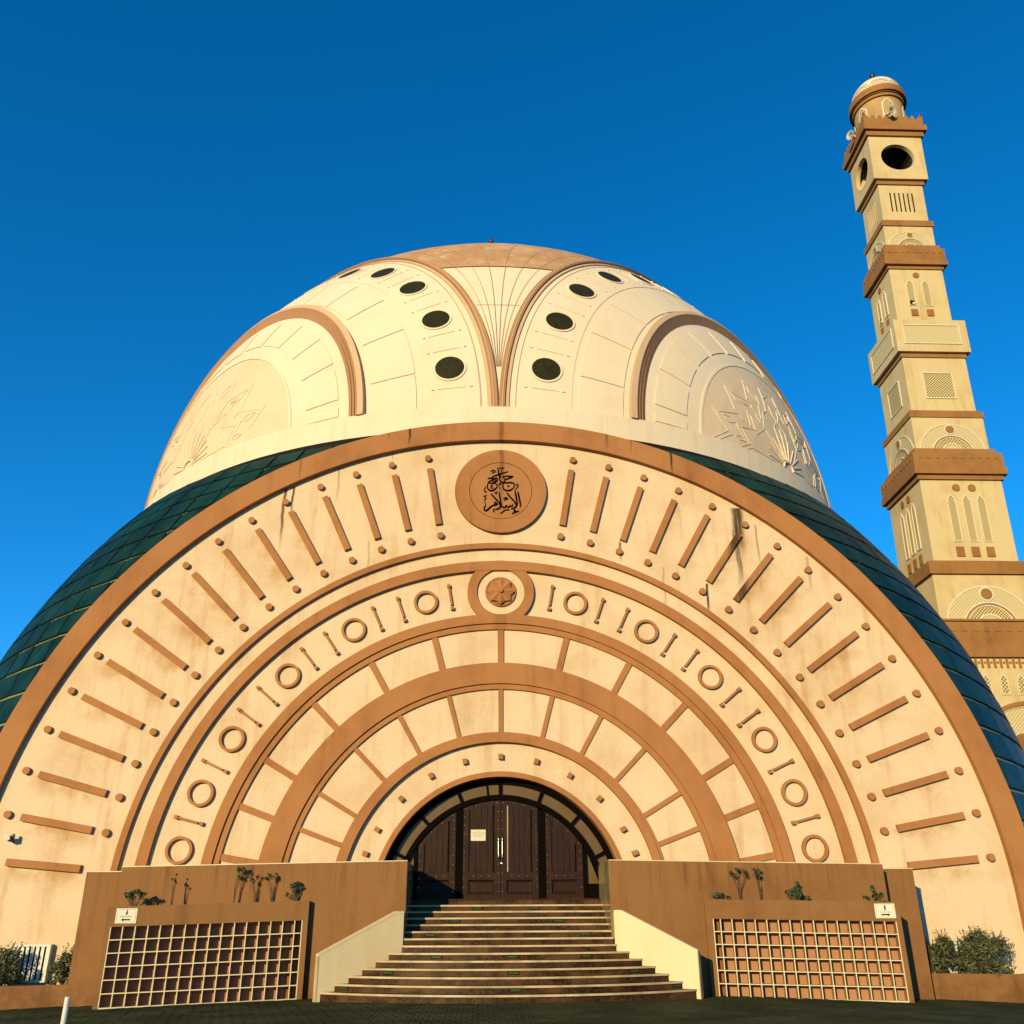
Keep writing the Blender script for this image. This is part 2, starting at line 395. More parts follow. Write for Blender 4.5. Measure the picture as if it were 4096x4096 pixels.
def turn(deg, zc=ZC): return Matrix.Translation((0, 0, zc)) @ Matrix.Rotation(R(deg), 4, 'Y')
# ---- arch bands (outer edge radius, inner edge radius, front depth)
def band(r0, r1, d, back=0.0, a=92, n=140):
    mb = MB(); mb.ring(0, ZC, r0, r1, -a, a, W - d, W + 0.06 - back, n); return fput('arch_band', mb, M['band'])
ob = MB(); ob.ring(0, ZC, 14.40, 15.09, -90, 90, W - 0.14, W + 1.2, 160)
for sx in (-1, 1):
    x0, x1 = sorted((sx * 14.40, sx * 15.09)); ob.box(x0, x1, W - 0.14, W + 1.2, -0.8, ZC)
fput('arch_band', ob, M['band'])
band(10.50, 10.68, .08)
band(9.75, 10.06, .09)
band(8.00, 8.29, .12); band(7.82, 7.997, .06)
band(6.13, 6.76, .12); band(5.97, 6.127, .06)
band(4.41, 4.62, .11); band(4.62, 4.70, .06)
ds = MB(); ds.ring(0, ZC, 3.44, 3.52, -92, 92, W - .02, W + .36, 120); ds.ring(0, ZC, 3.521, 3.59, -92, 92, W + .01, W + .06, 120)
fput('door_surround', ds, M['band'])
# ---- joint lines in the outer band
# ---- cream panels and dividers between the bands
DIV = [-91, -80.5, -70.3, -60, -45, -30, -15, 0, 15, 30, 45, 60, 70.3, 80.5, 91]
for r0, r1, hw in ((6.765, 7.815, .09), (4.705, 5.965, .065)):
    for a, b in zip(DIV[:-1], DIV[1:]):
        da = math.degrees(hw / ((r0 + r1) / 2))
        mb = MB(); mb.ring(0, ZC, r0, r1, a + da * .98, b - da * .98, W + .015, W + .055, max(4, int((b - a) / 2))); fput('panel', mb, M['cream'])
    mb = MB(); mb.box(-hw, hw, W - .035, W + .056, r0 - .002, r1 + .002); me = mb.mesh('divider', M['band'])
    for a in DIV[1:-1]: fput('divider', me, None, Mx=turn(a))
# ---- radial bars with a stud at either end
mb = MB(); mb.box(-.098, .098, W - .062, W + .06, 11.51, 13.54); me_bar = mb.mesh('radial_bar', M['band'])
mb = MB(); mb.disc(0, 0, .105, W - .068, W + .06, 20); me_stud = mb.mesh('stud', M['band'])
for sgn in (-1, 1):
    for k in range(16):
        a = sgn * (10 + 5.0 * k)
        fput('radial_bar', me_bar, None, Mx=turn(a))
        for r in (13.93, 11.11):
            if k == 15 and r < 12: continue
            fput('stud', me_stud, None, Mx=turn(a) @ Matrix.Translation((0, 0, r)))
# ---- rings and small dashes in the middle frieze
mb = MB(); mb.ring(0, 0, .29, .37, 0, 360, W - .055, W + .06, 36); me_ring = mb.mesh('ring_ornament', M['band'])
mb = MB(); mb.box(-.032, .032, W - .04, W + .06, -.26, .325)
me_dash = mb.mesh('dash_ornament', M['band'])
mb = MB(); mb.box(-.05, .05, W - .065, W + .06, -.05, .05); me_peg = mb.mesh('peg', M['band'])
for sgn in (-1, 1):
    for a in (15, 30, 45, 60, 70.6, 80.6):
        fput('ring_ornament', me_ring, None, Mx=turn(sgn * a) @ Matrix.Translation((0, 0, 9.0)))
    for a in (10, 20, 25, 35, 40, 50.2, 55.2, 65.5, 75.5, 86):
        fput('dash_ornament', me_dash, None, Mx=turn(sgn * a) @ Matrix.Translation((0, 0, 9.0)))
        for r in (9.37, 8.63): fput('peg', me_peg, None, Mx=turn(sgn * a) @ Matrix.Translation((0, 0, r)))
# ---- blocks round the doorway
mb = MB(); mb.box(-.065, .065, W - .08, W + .06, -.075, .075); me_blk = mb.mesh('block', M['band'])
for a in (-70, -60, -45, -30, -15, 0, 15, 30, 45, 60, 70): fput('block', me_blk, None, Mx=turn(a) @ Matrix.Translation((0, 0, 4.0)))
# ---- upper medallion with the inscription
MZ = 14.50
mb = MB(); mb.ring(0, MZ, 1.03, 1.50, 0, 360, W - .09, W + .06, 72); mb.disc(0, MZ, 1.012, W - .085, W + .05, 64)
med = fput('medallion', mb, M['band'])
mb = MB(); mb.ring(0, MZ, 1.012, 1.03, 0, 360, W - .07, W + .05, 64); fput('medallion_groove', mb, M['dark'])
def catmull(P, k=4):
    out = []
    for i in range(len(P) - 1):
        p0, p1, p2, p3 = P[max(i-1, 0)], P[i], P[i+1], P[min(i+2, len(P)-1)]
        for j in range(k):
            t = j / k
            out.append(tuple(.5 * (2*b + (c - a)*t + (2*a - 5*b + 4*c - d)*t*t + (-a + 3*b - 3*c + d)*t**3) for a, b, c, d in zip(p0, p1, p2, p3)))
    out.append(tuple(P[-1])); return out
def ribbon(mb, pts, yf, yb, mp=None):
    mp = mp or (lambda u, d, w: (u, d, w))
    n = len(pts); L = []; Rr = []
    for i, (x, z, w) in enumerate(pts):
        a, b = pts[max(i-1, 0)], pts[min(i+1, n-1)]
        dx, dz = b[0]-a[0], b[1]-a[1]; l = math.hypot(dx, dz) or 1
        nx, nz = -dz/l * w * .5, dx/l * w * .5
        L.append((x+nx, z+nz)); Rr.append((x-nx, z-nz))
    for i in range(n-1):
        q = [L[i], Rr[i], Rr[i+1], L[i+1]]
        mb.add([mp(u, yf, w) for u, w in q] + [mp(u, yb, w) for u, w in q],
               [(0, 1, 2, 3), (0, 3, 7, 4), (1, 5, 6, 2)] + ([(0, 4, 5, 1)] if i == 0 else []) + ([(3, 2, 6, 7)] if i == n-2 else []))
LETTERS = [[[-0.102,15.334,0.02],[-0.083,15.234,0.029],[-0.059,15.087,0.029],[-0.045,14.961,0.024],[-0.022,14.857,0.029],[0.025,14.795,0.034],[0.1,14.775,0.035],[0.232,14.776,0.035],[0.344,14.783,0.037],[0.419,14.757,0.034],[0.447,14.706,0.024],[0.437,14.633,0.02],[0.39,14.56,0.025],[0.315,14.507,0.037],[0.221,14.485,0.04],[0.137,14.51,0.037],[0.091,14.567,0.029],[0.072,14.639,0.022],[0.077,14.722,0.02],[0.1,14.785,0.022],[0.138,14.859,0.024],[0.185,14.901,0.029],[0.279,14.944,0.034],[0.364,14.982,0.03],[0.411,15.014,0.02]],[[0.411,15.014,0.025],[0.308,15.016,0.03],[0.185,15.016,0.029],[0.11,15.017,0.025],[0.077,14.994,0.02],[0.11,14.952,0.024],[0.166,14.906,0.025]],[[0.242,15.191,0.02],[0.139,15.147,0.025],[0.025,15.114,0.027],[-0.059,15.082,0.029],[-0.191,15.028,0.029],[-0.294,14.984,0.018]],[[-0.05,15.287,0.013],[-0.022,15.325,0.018],[0.016,15.309,0.022],[0.063,15.305,0.022],[0.106,15.347,0.015]],[[0.007,15.256,0.015],[0.03,15.204,0.017],[0.035,15.141,0.013],[0.002,15.077,0.012],[-0.012,15.014,0.012],[0.002,14.967,0.013],[0.021,14.983,0.008]],[[-0.323,15.178,0.017],[-0.276,15.221,0.025],[-0.21,15.217,0.029],[-0.191,15.18,0.022],[-0.238,15.143,0.015],[-0.309,15.124,0.01]],[[-0.43,14.909,0.017],[-0.378,14.936,0.029],[-0.285,14.937,0.03],[-0.209,14.928,0.025],[-0.266,14.885,0.025],[-0.322,14.858,0.025]],[[-0.172,14.865,0.022],[-0.191,14.886,0.022],[-0.158,14.949,0.03],[-0.115,14.918,0.025],[-0.12,14.856,0.03],[-0.172,14.813,0.034],[-0.237,14.823,0.029],[-0.294,14.859,0.029],[-0.359,14.832,0.022],[-0.406,14.779,0.02],[-0.433,14.706,0.02],[-0.442,14.623,0.022],[-0.414,14.54,0.029],[-0.358,14.489,0.037],[-0.283,14.485,0.037],[-0.199,14.532,0.034],[-0.134,14.606,0.024],[-0.115,14.678,0.02],[-0.143,14.725,0.025],[-0.209,14.755,0.03],[-0.303,14.754,0.034],[-0.378,14.769,0.025],[-0.42,14.789,0.015]],[[-0.265,14.672,0.01],[-0.302,14.692,0.012],[-0.326,14.666,0.012],[-0.283,14.645,0.012],[-0.33,14.603,0.013],[-0.325,14.572,0.015],[-0.274,14.573,0.015],[-0.237,14.594,0.008]],[[-0.497,14.638,0.012],[-0.521,14.57,0.015],[-0.535,14.487,0.017],[-0.52,14.43,0.018],[-0.483,14.426,0.018],[-0.467,14.467,0.01]],[[-0.054,14.71,0.015],[-0.031,14.752,0.02],[0.002,14.727,0.02],[-0.05,14.708,0.015],[-0.054,14.648,0.01],[-0.036,14.586,0.012],[-0.033,14.524,0.01]],[[0.217,14.659,0.008],[0.25,14.657,0.055],[0.283,14.654,0.008]],[[0.494,14.68,0.013],[0.531,14.722,0.018],[0.569,14.691,0.022],[0.549,14.624,0.018],[0.502,14.561,0.013],[0.469,14.503,0.01]],[[-0.324,14.371,0.02],[-0.282,14.32,0.03],[-0.198,14.223,0.03],[-0.105,14.121,0.032],[-0.049,14.04,0.03],[-0.026,13.959,0.024]],[[-0.054,14.441,0.017],[-0.04,14.307,0.027],[-0.017,14.153,0.029],[0.002,14.03,0.027],[-0.003,13.949,0.027],[-0.031,13.877,0.029],[-0.095,13.826,0.029],[-0.197,13.794,0.013]],[[0.002,14.03,0.022],[0.025,13.949,0.025],[0.071,13.888,0.032],[0.127,13.884,0.03],[0.164,13.92,0.022],[0.187,13.971,0.017],[0.192,13.91,0.025],[0.229,13.885,0.029],[0.275,13.906,0.024],[0.303,13.972,0.017],[0.312,13.932,0.024],[0.359,13.922,0.027],[0.377,13.963,0.022],[0.378,14.014,0.015]],[[-0.207,14.008,0.02],[-0.188,14.054,0.029],[-0.142,14.044,0.03],[-0.114,13.999,0.03],[-0.151,13.973,0.03],[-0.244,13.951,0.027],[-0.318,13.905,0.03],[-0.391,13.833,0.034],[-0.456,13.771,0.037],[-0.511,13.766,0.034],[-0.544,13.811,0.025],[-0.535,13.872,0.02],[-0.498,13.944,0.015],[-0.513,14.035,0.012],[-0.528,14.137,0.012],[-0.519,14.178,0.015],[-0.467,14.174,0.022]],[[-0.207,14.008,0.02],[-0.198,13.979,0.022],[-0.151,13.973,0.025]],[[-0.57,14.286,0.017],[-0.533,14.276,0.018],[-0.505,14.225,0.012],[-0.496,14.292,0.012],[-0.459,14.318,0.017]],[[-0.222,14.434,0.015],[-0.18,14.408,0.017],[-0.157,14.352,0.012],[-0.138,14.419,0.012],[-0.105,14.456,0.017]],[[0.09,14.19,0.015],[0.127,14.221,0.027],[0.193,14.222,0.03],[0.216,14.197,0.022],[0.165,14.16,0.017],[0.104,14.132,0.01]],[[0.193,14.402,0.018],[0.24,14.351,0.03],[0.314,14.249,0.03],[0.406,14.147,0.032],[0.462,14.066,0.03],[0.489,13.979,0.02]],[[0.46,14.477,0.017],[0.482,14.374,0.03],[0.509,14.21,0.03],[0.527,14.087,0.029],[0.521,13.985,0.027],[0.479,13.903,0.029],[0.405,13.851,0.025],[0.326,13.828,0.012]],[[0.558,14.458,0.017],[0.576,14.365,0.03],[0.602,14.211,0.029],[0.629,14.058,0.029],[0.637,13.905,0.017]],[[-0.225,13.84,0.012],[-0.236,13.784,0.015],[-0.238,13.733,0.017],[-0.22,13.718,0.013],[-0.206,13.738,0.007]],[[0.266,13.824,0.02],[0.242,13.799,0.02],[0.21,13.788,0.018],[0.154,13.798,0.017],[0.099,13.757,0.017],[0.043,13.705,0.015],[-0.031,13.666,0.008]],[[0.478,13.786,0.012],[0.446,13.801,0.015],[0.423,13.77,0.015],[0.487,13.759,0.015],[0.422,13.73,0.017]],[[0.585,13.762,0.018],[0.478,13.715,0.022],[0.362,13.658,0.02]]]
for k, s in enumerate(LETTERS):
    mb = MB(); ribbon(mb, catmull([(x, z, w * 1.5) for x, z, w in s], 4), W - .105 - .0007 * k, W - .085); fput('inscription_stroke', mb, M['letters'], fix=False)
# ---- lower medallion with the eight pointed star
SZ = ZC + 9.04
mb = MB(); mb.ring(0, SZ, .745, 1.04, 0, 360, W - .075, W + .06, 64); fput('star_medallion', mb, M['band'])
mb = MB(); mb.disc(0, SZ, .744, W + .0, W + .05, 64); fput('medallion_field', mb, M['cream'])
mb = MB(); mb.disc(0, SZ, .48, W - .04, W + .05, 48); mb.ring(0, SZ, .44, .48, 0, 360, W - .06, W, 48); fput('star_disc', mb, M['band'])
mb = MB(); st = [(0, SZ)]
pts = []
for i in range(16):
    a = 2 * pi * i / 16; r = .435 if i % 2 == 0 else .335
    pts.append((r * sin(a), W - .095 - (.03 if i % 2 == 0 else 0), SZ + r * cos(a)))
mb.add(pts + [(0, W - .20, SZ)] + [(p[0], W - .035, p[2]) for p in pts],
       [(i, (i+1) % 16, 16) for i in range(16)] + [(i, 17+i, 17+(i+1) % 16, (i+1) % 16) for i in range(16)])
fput('star', mb, M['band'])
mb = MB(); mb.disc(0, SZ, .075, W - .24, W - .06, 8); fput('star_boss', mb, M['band'])

# ---- lower shell, faceted, covered with glazed panels
SCN = Vector((0, 46.5, 2.362)); SR = 23.85
def spt(az, el, r=SR): return SCN + Vector((sin(az) * cos(el), -cos(az) * cos(el), sin(el))) * r
AZ = [R(-180 + 3.6 * i) for i in range(101)]; EL = [R(-8)] + [R(38.0 * i / 16) for i in range(17)]
mb = MB(); na = 100
mb.add([spt(a, e, SR - .05) for e in EL for a in AZ[:-1]], [(j*na+i, j*na+(i+1) % na, (j+1)*na+(i+1) % na, (j+1)*na+i) for j in range(len(EL)-1) for i in range(na)])
shell_me = mb.mesh('lower_shell', M['tile_joint'])
import bmesh
YC = W + 1.12                      # the shell ends against the back of the front wall
bm = bmesh.new(); bm.from_mesh(shell_me)
bmesh.ops.bisect_plane(bm, geom=bm.verts[:] + bm.edges[:] + bm.faces[:], plane_co=(0, YC, 0), plane_no=(0, 1, 0), clear_inner=True)
bm.to_mesh(shell_me); bm.free()
shell = put('lower_shell', shell_me, None, mosque)
def clip_y(Q):
    out = []
    for i, a in enumerate(Q):
        b = Q[(i + 1) % len(Q)]
        if a.y >= YC: out.append(a)
        if (a.y >= YC) != (b.y >= YC): out.append(a.lerp(b, (YC - a.y) / (b.y - a.y)))
    return out
def seen(P):
    if P.y < W + 1.2: return False
    d = P - EYE; t = (W - EYE.y) / d.y; q = EYE + d * t
    if math.hypot(q.x, q.z - ZC) < 14.9 and q.z > ZC: return False
    if q.z < ZC + 1: return False
    c = (m3.transposed() @ d); u, v = c.x / -c.z, c.y / -c.z
    if abs(u) > .58 or abs(v) > .58: return False
    nrm = (P - SCN).normalized()
    return nrm.dot(-d.normalized()) > -0.02
mbf = MB(); npan = 0
for j in range(1, len(EL) - 1):
    for i in range(na):
        jit = rnd.uniform(-.6, .6)
        e0, e1 = EL[j], EL[j+1]; a0, a1 = AZ[i], AZ[i+1]
        P = [spt(a0, e0), spt(a1, e0), spt(a1, e1), spt(a0, e1)]
        c = sum(P, Vector()) / 4; nrm = (c - SCN).normalized()
        eu = (P[1] - P[0]).normalized(); ev = nrm.cross(eu)
        gx, gy = .045, .07
        Q = [P[0] + eu*gx + ev*gy, P[1] - eu*gx + ev*gy, P[2] - eu*gx - ev*gy, P[3] + eu*gx - ev*gy]
        top = [q + nrm * (.025 + .022 * jit * s) for q, s in zip(Q, (1, -1, -1, 1))]
        top = clip_y(top)
        if len(top) < 3: continue
        c = sum(top, Vector()) / len(top); k = len(top)
        b = MB(); b.add([q - nrm * .06 for q in top] + top, [tuple(range(k, 2*k))] + [(q, (q+1) % k, (q+1) % k + k, q + k) for q in range(k)])
        if seen(c) and npan < 295:
            put('panel', b, M['tile'], shell, fix=False); npan += 1
        elif abs(a0) < R(150): mbf.add(b.v, b.f)
kind(put('panel_field', mbf, M['tile'], shell, fix=False), 'stuff')

# ---- great dome
DC = Vector((-0.05, 46.5, 18.46)); DR = Vector((17.748, 17.748, 17.378)); ZB = 17.64
def dsurf(u, h=0.0): return DC + Vector((u.x * (DR.x + h), u.y * (DR.y + h), u.z * (DR.z + h)))
def pet(rho, phi, A):
    A = R(A); n_ = Vector((sin(A), -cos(A), 0)); sd = Vector((cos(A), sin(A), 0)); up = Vector((0, 0, 1))
    rho, phi = R(rho), R(phi)
    return n_ * cos(rho) + (up * cos(phi) + sd * sin(phi)) * sin(rho)
mb = MB(); na, ne = 160, 56
el0 = math.asin((ZB - DC.z) / DR.z)
els = [el0 + (pi / 2 - el0) * j / ne for j in range(ne + 1)]
vs = []
for e in els[:-1]:
    for i in range(na):
        a = 2 * pi * i / na; vs.append(dsurf(Vector((sin(a) * cos(e), -cos(a) * cos(e), sin(e)))))
vs.append(dsurf(Vector((0, 0, 1))))
fs = [(j*na+i, j*na+(i+1) % na, (j+1)*na+(i+1) % na, (j+1)*na+i) for j in range(ne-1) for i in range(na)] + [((ne-1)*na+i, (ne-1)*na+(i+1) % na, ne*na) for i in range(na)]
mb.add(vs, fs); dome = put('dome', mb, M['dome'], mosque, smooth=True)
def dput(name, mb, mat, **k): return put(name, mb, mat, dome, **k)
# dark gutter between shell and dome
mb = MB(); mb.lathe([(17.3, 16.7), (18.76, 16.95), (18.76, 17.03), (18.05, 17.05), (18.05, 17.66), (17.3, 17.66)], (DC.x, DC.y, 0), 120); put('gutter', mb, M['gutter'], mosque)
# base band
mb = MB(); E0 = math.degrees(el0)
prof = [(E0 - .02, .0), (E0 - .02, .16), (.75, .16), (.75, .0)]
vs = []
for (e, hh) in prof:
    e = R(e)
    for i in range(na):
        a = 2 * pi * i / na; vs.append(dsurf(Vector((sin(a) * cos(e), -cos(a) * cos(e), sin(e))), hh))
mb.add(vs, [(j*na+i, j*na+(i+1) % na, ((j+1) % 4)*na+(i+1) % na, ((j+1) % 4)*na+i) for j in range(4) for i in range(na)])
dput('base_band', mb, M['dome_band'])
def dband(mb, A, r0, r1, p0, p1, h, n, m=2):
    """raised band between two circles round a petal centre"""
    rows = []
    for i in range(n + 1):
        p = p0 + (p1 - p0) * i / n
        rs = [r0 + (r1 - r0) * k / m for k in range(m + 1)]
        rows.append([dsurf(pet(rs[0], p, A), -.06)] + [dsurf(pet(r, p, A), h if not isinstance(h, tuple) else h[0] + (h[1] - h[0]) * k_ / m) for k_, r in enumerate(rs)] + [dsurf(pet(rs[-1], p, A), -.06)])
    k = m + 3; vs = [q for r in rows for q in r]
    fs = [(i*k+j, (i+1)*k+j, (i+1)*k+j+1, i*k+j+1) for i in range(n) for j in range(k-1)]
    fs += [tuple(range(k)), tuple(n*k + j for j in range(k-1, -1, -1))]
    mb.add(vs, fs)
def dstrip(mb, A, pts, w, h, uv0=(0, 0)):
    """thin raised line through (u, v) degrees on a petal"""
    P = []
    for i in range(len(pts) - 1):
        (a, b), (c, d) = pts[i], pts[i+1]; k = max(1, int(math.hypot(c-a, d-b) / 1.5))
        P += [(a + (c-a) * t / k, b + (d-b) * t / k) for t in range(k)]
    P.append(pts[-1]); rows = []
    for i, (u, v) in enumerate(P):
        a, b = P[max(i-1, 0)], P[min(i+1, len(P)-1)]
        dx, dy = b[0]-a[0], b[1]-a[1]; l = math.hypot(dx, dy) or 1; nx, ny = -dy/l * w/2, dx/l * w/2
        def q(x, y, hh):
            x += uv0[0]; y += uv0[1]
            return dsurf(pet(math.hypot(x, y), math.degrees(math.atan2(x, y)), A), hh)
        rows += [q(u+nx, v+ny, -.03), q(u+nx*.6, v+ny*.6, h), q(u-nx*.6, v-ny*.6, h), q(u-nx, v-ny, -.03)]
    n = len(P); fs = [(i*4+j, (i+1)*4+j, (i+1)*4+j+1, i*4+j+1) for i in range(n-1) for j in range(3)] + [(0, 1, 2, 3), (n*4-1, n*4-2, n*4-3, n*4-4)]
    mb.add(rows, fs)
def pol(r, p): return (r * sin(R(p)), r * cos(R(p)))
LOT = [[(-15.9,6.1),(-13.8,2.9),(-17.1,0.8)],[(-14.9,5.7),(-10.9,6.6),(-10.2,5.8)],[(-14.3,5.5),(-13.8,4.8),(-13.1,4.5),(-11.9,4.8),(-10.7,2.3)],[(-14.3,5.5),(-12.9,5.4),(-12.3,5.0)],
 [(-12.2,11.0),(-11.5,7.1)],[(-11.4,10.3),(-7.4,9.6),(-7.3,9.0),(-6.2,8.1)],[(-11.4,10.3),(-10.7,9.0),(-9.4,8.6),(-8.9,8.2)],[(-10.9,4.5),(-8.0,5.0),(-8.2,7.3)],[(-8.9,8.0),(-8.8,5.4)],
 [(-8.3,7.5),(-5.6,6.2),(-4.8,9.1)],[(-7.2,14.1),(-7.9,10.2)],[(-5.3,10.3),(-5.8,7.7)],[(-12.5,2.6),(-11.7,2.2),(-10.7,2.3)],[(-12.5,2.6),(-11.6,2.9),(-11.0,2.7)],[(-9.8,2.2),(-10.9,4.3)],[(-16.0,0.9),(-13.1,2.6)],
 [(-12.0,1.0),(-9.8,2.2)],[(-10.7,1.1),(-9.4,1.7),(-3.4,1.2)],[(-2.6,2.1),(-5.4,6.2),(-7.8,4.4)],[(-1.9,2.5),(-2.6,7.6)],[(-6.7,13.1),(-6.6,12.0),(-5.4,11.0)],[(-6.7,13.1),(-5.0,12.2),(-4.9,10.6)],
 [(-3.0,14.6),(-3.2,11.2)],[(-4.8,9.1),(-3.6,10.0),(-3.2,12.4),(-1.1,14.0)],[(-2.6,7.6),(-1.1,9.4)],[(-1.1,2.4),(-1.1,7.8)],[(-2.2,11.6),(-1.9,10.0),(-1.1,8.8)],[(-9.9,9.4),(-9.0,8.9),(-8.2,9.0),(-9.9,9.4)],[(-7.0,8.0),(-6.2,6.9)]]
for A in (-45, 45, 135, 225):
    S_ = (A in (-45, 45))
    mb = MB(); dband(mb, A, 44.25, 44.95, -89, 89, .14, 90, 3); dput('rib', mb, M['rib'])
    mb = MB(); dband(mb, A, 44.45, 44.55, -89, 89, .165, 90); dput('rib_fillet', mb, M['rib_pale'])
    if not S_: continue
    mb = MB(); dband(mb, A, 43.75, 44.22, -89, 89, .06, 90, 2); dput('rib', mb, M['rib_pale'])
    mb = MB(); dband(mb, A, 42.95, 43.02, -89, 89, .035, 90); dput('moulding_line', mb, M['rib_pale'])
    mb = MB(); dband(mb, A, 36.2, 42.9, -89, 89, .02, 90, 4); dput('window_strip', mb, M['dome'], smooth=False)
    for k in range(-6, 6):
        c = pet(39.6, 14.4 * (k + .5), A); t1 = c.cross(Vector((0, 0, 1))).normalized(); t2 = c.cross(t1)
        def circ(r, hh, n=36): return [dsurf(c * cos(R(r)) + (t1 * cos(2*pi*i/n) + t2 * sin(2*pi*i/n)) * sin(R(r)), hh) for i in range(n)]
        n = 36; mb = MB(); a = circ(2.08, -.03) + circ(2.03, .06) + circ(1.78, .06) + circ(1.76, .03)
        mb.add(a, [(j*n+i, j*n+(i+1) % n, (j+1)*n+(i+1) % n, (j+1)*n+i) for j in range(3) for i in range(n)])
        dput('window_rim', mb, M['dome'])
        mb = MB(); mb.add(circ(1.77, .045) + [dsurf(c, .05)], [(i, (i+1) % n, n) for i in range(n)]); dput('round_window', mb, M['glass_dome'])
    for k in range(-6, 7):
        for o in (-2.35, 2.35):
            p = 14.4 * k + o
            if abs(p) > 87: continue
            mb = MB(); dstrip(mb, A, [pol(37.9, p), pol(41.2, p)], .22, .045); dr0 = dput('dash_relief', mb, M['dome'])
            for r in (37.3, 41.9): mb = MB(); dstrip(mb, A, [pol(r - .15, p), pol(r + .15, p)], .34, .06); dput('peg_relief', mb, M['dome'])
    dv = [-89] + [14.4 * (k + .5) for k in range(-6, 6)] + [89]
    for a, b in zip(dv[:-1], dv[1:]):
        mb = MB(); dband(mb, A, 29.7, 35.3, a + .25, b - .25, .035, 8, 4); dput('block_panel', mb, M['dome'])
    mb = MB(); dband(mb, A, 28.15, 28.9, -88.5, 88.5, .24, 60); dput('inner_rib', mb, M['rib_pale'])
    for r0, r1, ha, hb in ((27.72, 28.14, .13, .235), (27.28, 27.71, .08, .18), (26.75, 27.27, .01, .13)):
        mb = MB(); dband(mb, A, r0, r1, -88.5, 88.5, (ha, hb), 60); dput('inner_rib', mb, M['rib'])
    mb = MB(); dband(mb, A, .2, 18.3, -87, 87, .012, 48, 6); dput('tympanum', mb, M['tympanum'])
    fd = [-90.5] + [15 * k + 7.5 for k in range(-6, 6)] + [90.5]
    for a, b in zip(fd[:-1], fd[1:]):
        mb = MB(); dband(mb, A, 20.8, 25.4, max(a + 1.5, -87), min(b - 1.5, 87), .035, 6, 3); dput('fan_panel', mb, M['dome'])
    mb = MB(); dband(mb, A, 18.35, 18.7, -87, 87, .035, 48); dput('tympanum_rim', mb, M['dome'])
    mb = MB()
    for l in LOT:
        dstrip(mb, A, l, .13, .034)
        m_ = [(-2.2 - x, y) for x, y in l]
        if not (abs(l[0][0] + 1.1) < .01 and abs(l[-1][0] + 1.1) < .01): dstrip(mb, A, m_, .13, .034)
    for a in range(-80, 81, 16): dstrip(mb, A, [(-1.1 + 1.5 * sin(R(a)), 1.3 + 1.4 * cos(R(a))), (-1.1 + (5.6 - abs(a) * .012) * sin(R(a)), 1.3 + (5.4 - abs(a) * .02) * cos(R(a)))], .14, .05)
    arc = [(-1.1 + 1.25 * sin(R(a)), 1.25 + 1.1 * cos(R(a))) for a in range(-90, 91, 20)]; dstrip(mb, A, arc, .22, .08)
    dput('lotus_relief', mb, M['dome'])
# stained cap above the petals and the joints that fan out from the groin
def groin(el):
    v = cos(R(45)) / cos(R(el))
    return 45 - math.degrees(math.acos(min(1, v))) if v < 1 else 45.0
mb = MB(); nn = 48
for q in range(4):
    rows = []
    for e in [29.6, 31, 33, 35, 37, 39, 41, 43, 45]:
        g_ = groin(min(e, 44.99)) - (.35 if e < 44.5 else 0)
        rows.append([dsurf(Vector((sin(R(90*q + g_*t)) * cos(R(e)), -cos(R(90*q + g_*t)) * cos(R(e)), sin(R(e)))), .03) for t in [-1 + 2 * i / 24 for i in range(25)]])
    v = [p for r in rows for p in r]
    mb.add(v, [(j*25+i, j*25+i+1, (j+1)*25+i+1, (j+1)*25+i) for j in range(len(rows)-1) for i in range(24)])
rows = [[dsurf(Vector((sin(2*pi*i/96) * cos(R(e)), -cos(2*pi*i/96) * cos(R(e)), sin(R(e)))), .03) for i in range(96)] for e in (45, 52, 60, 70, 80, 88)]
mb.add([p for r in rows for p in r], [(j*96+i, j*96+(i+1) % 96, (j+1)*96+(i+1) % 96, (j+1)*96+i) for j in range(5) for i in range(96)])
dput('stained_cap', mb, M['dome_cap'], smooth=True)
mb = MB()
for f_ in (-.72, -.43, -.14, .14, .43, .72):
    prev = None
    for i in range(24):
        e = 7 + (43.5 - 7) * i / 23; a = groin(e) * f_; wd = .0005 * 180 / pi / cos(R(e))
        cur = [dsurf(Vector((sin(R(a + s)) * cos(R(e)), -cos(R(a + s)) * cos(R(e)), sin(R(e)))), .036) for s in (-wd, wd)]
        if prev: mb.add(prev + cur, [(0, 1, 3, 2)])
        prev = cur
for e in (18.6, 29.6):
    prev = None
    for i in range(21):
        a = (groin(e) - .3) * (-1 + 2 * i / 20)
        cur = [dsurf(Vector((sin(R(a)) * cos(R(e + s)), -cos(R(a)) * cos(R(e + s)), sin(R(e + s)))), .036) for s in (-.035, .035)]
        if prev: mb.add(prev + cur, [(0, 1, 3, 2)])
        prev = cur
dput('joint_line', mb, M['joint'], fix=False)
mb = MB(); tz = DC.z + DR.z
mb.lathe([(.9, -.2), (.75, .3), (.35, .7), (.2, 1.2), (.2, 2.2), (.55, 2.6), (.2, 3.0), (.16, 4.6), (.28, 4.9), (.36, 5.25), (.33, 5.55), (.18, 5.68), (.08, 5.74), (.12, 5.85), (.13, 5.95), (.07, 6.08), (.02, 6.2)], (DC.x - .12, DC.y, tz), 20); dput('finial', mb, M['copper'], smooth=True)

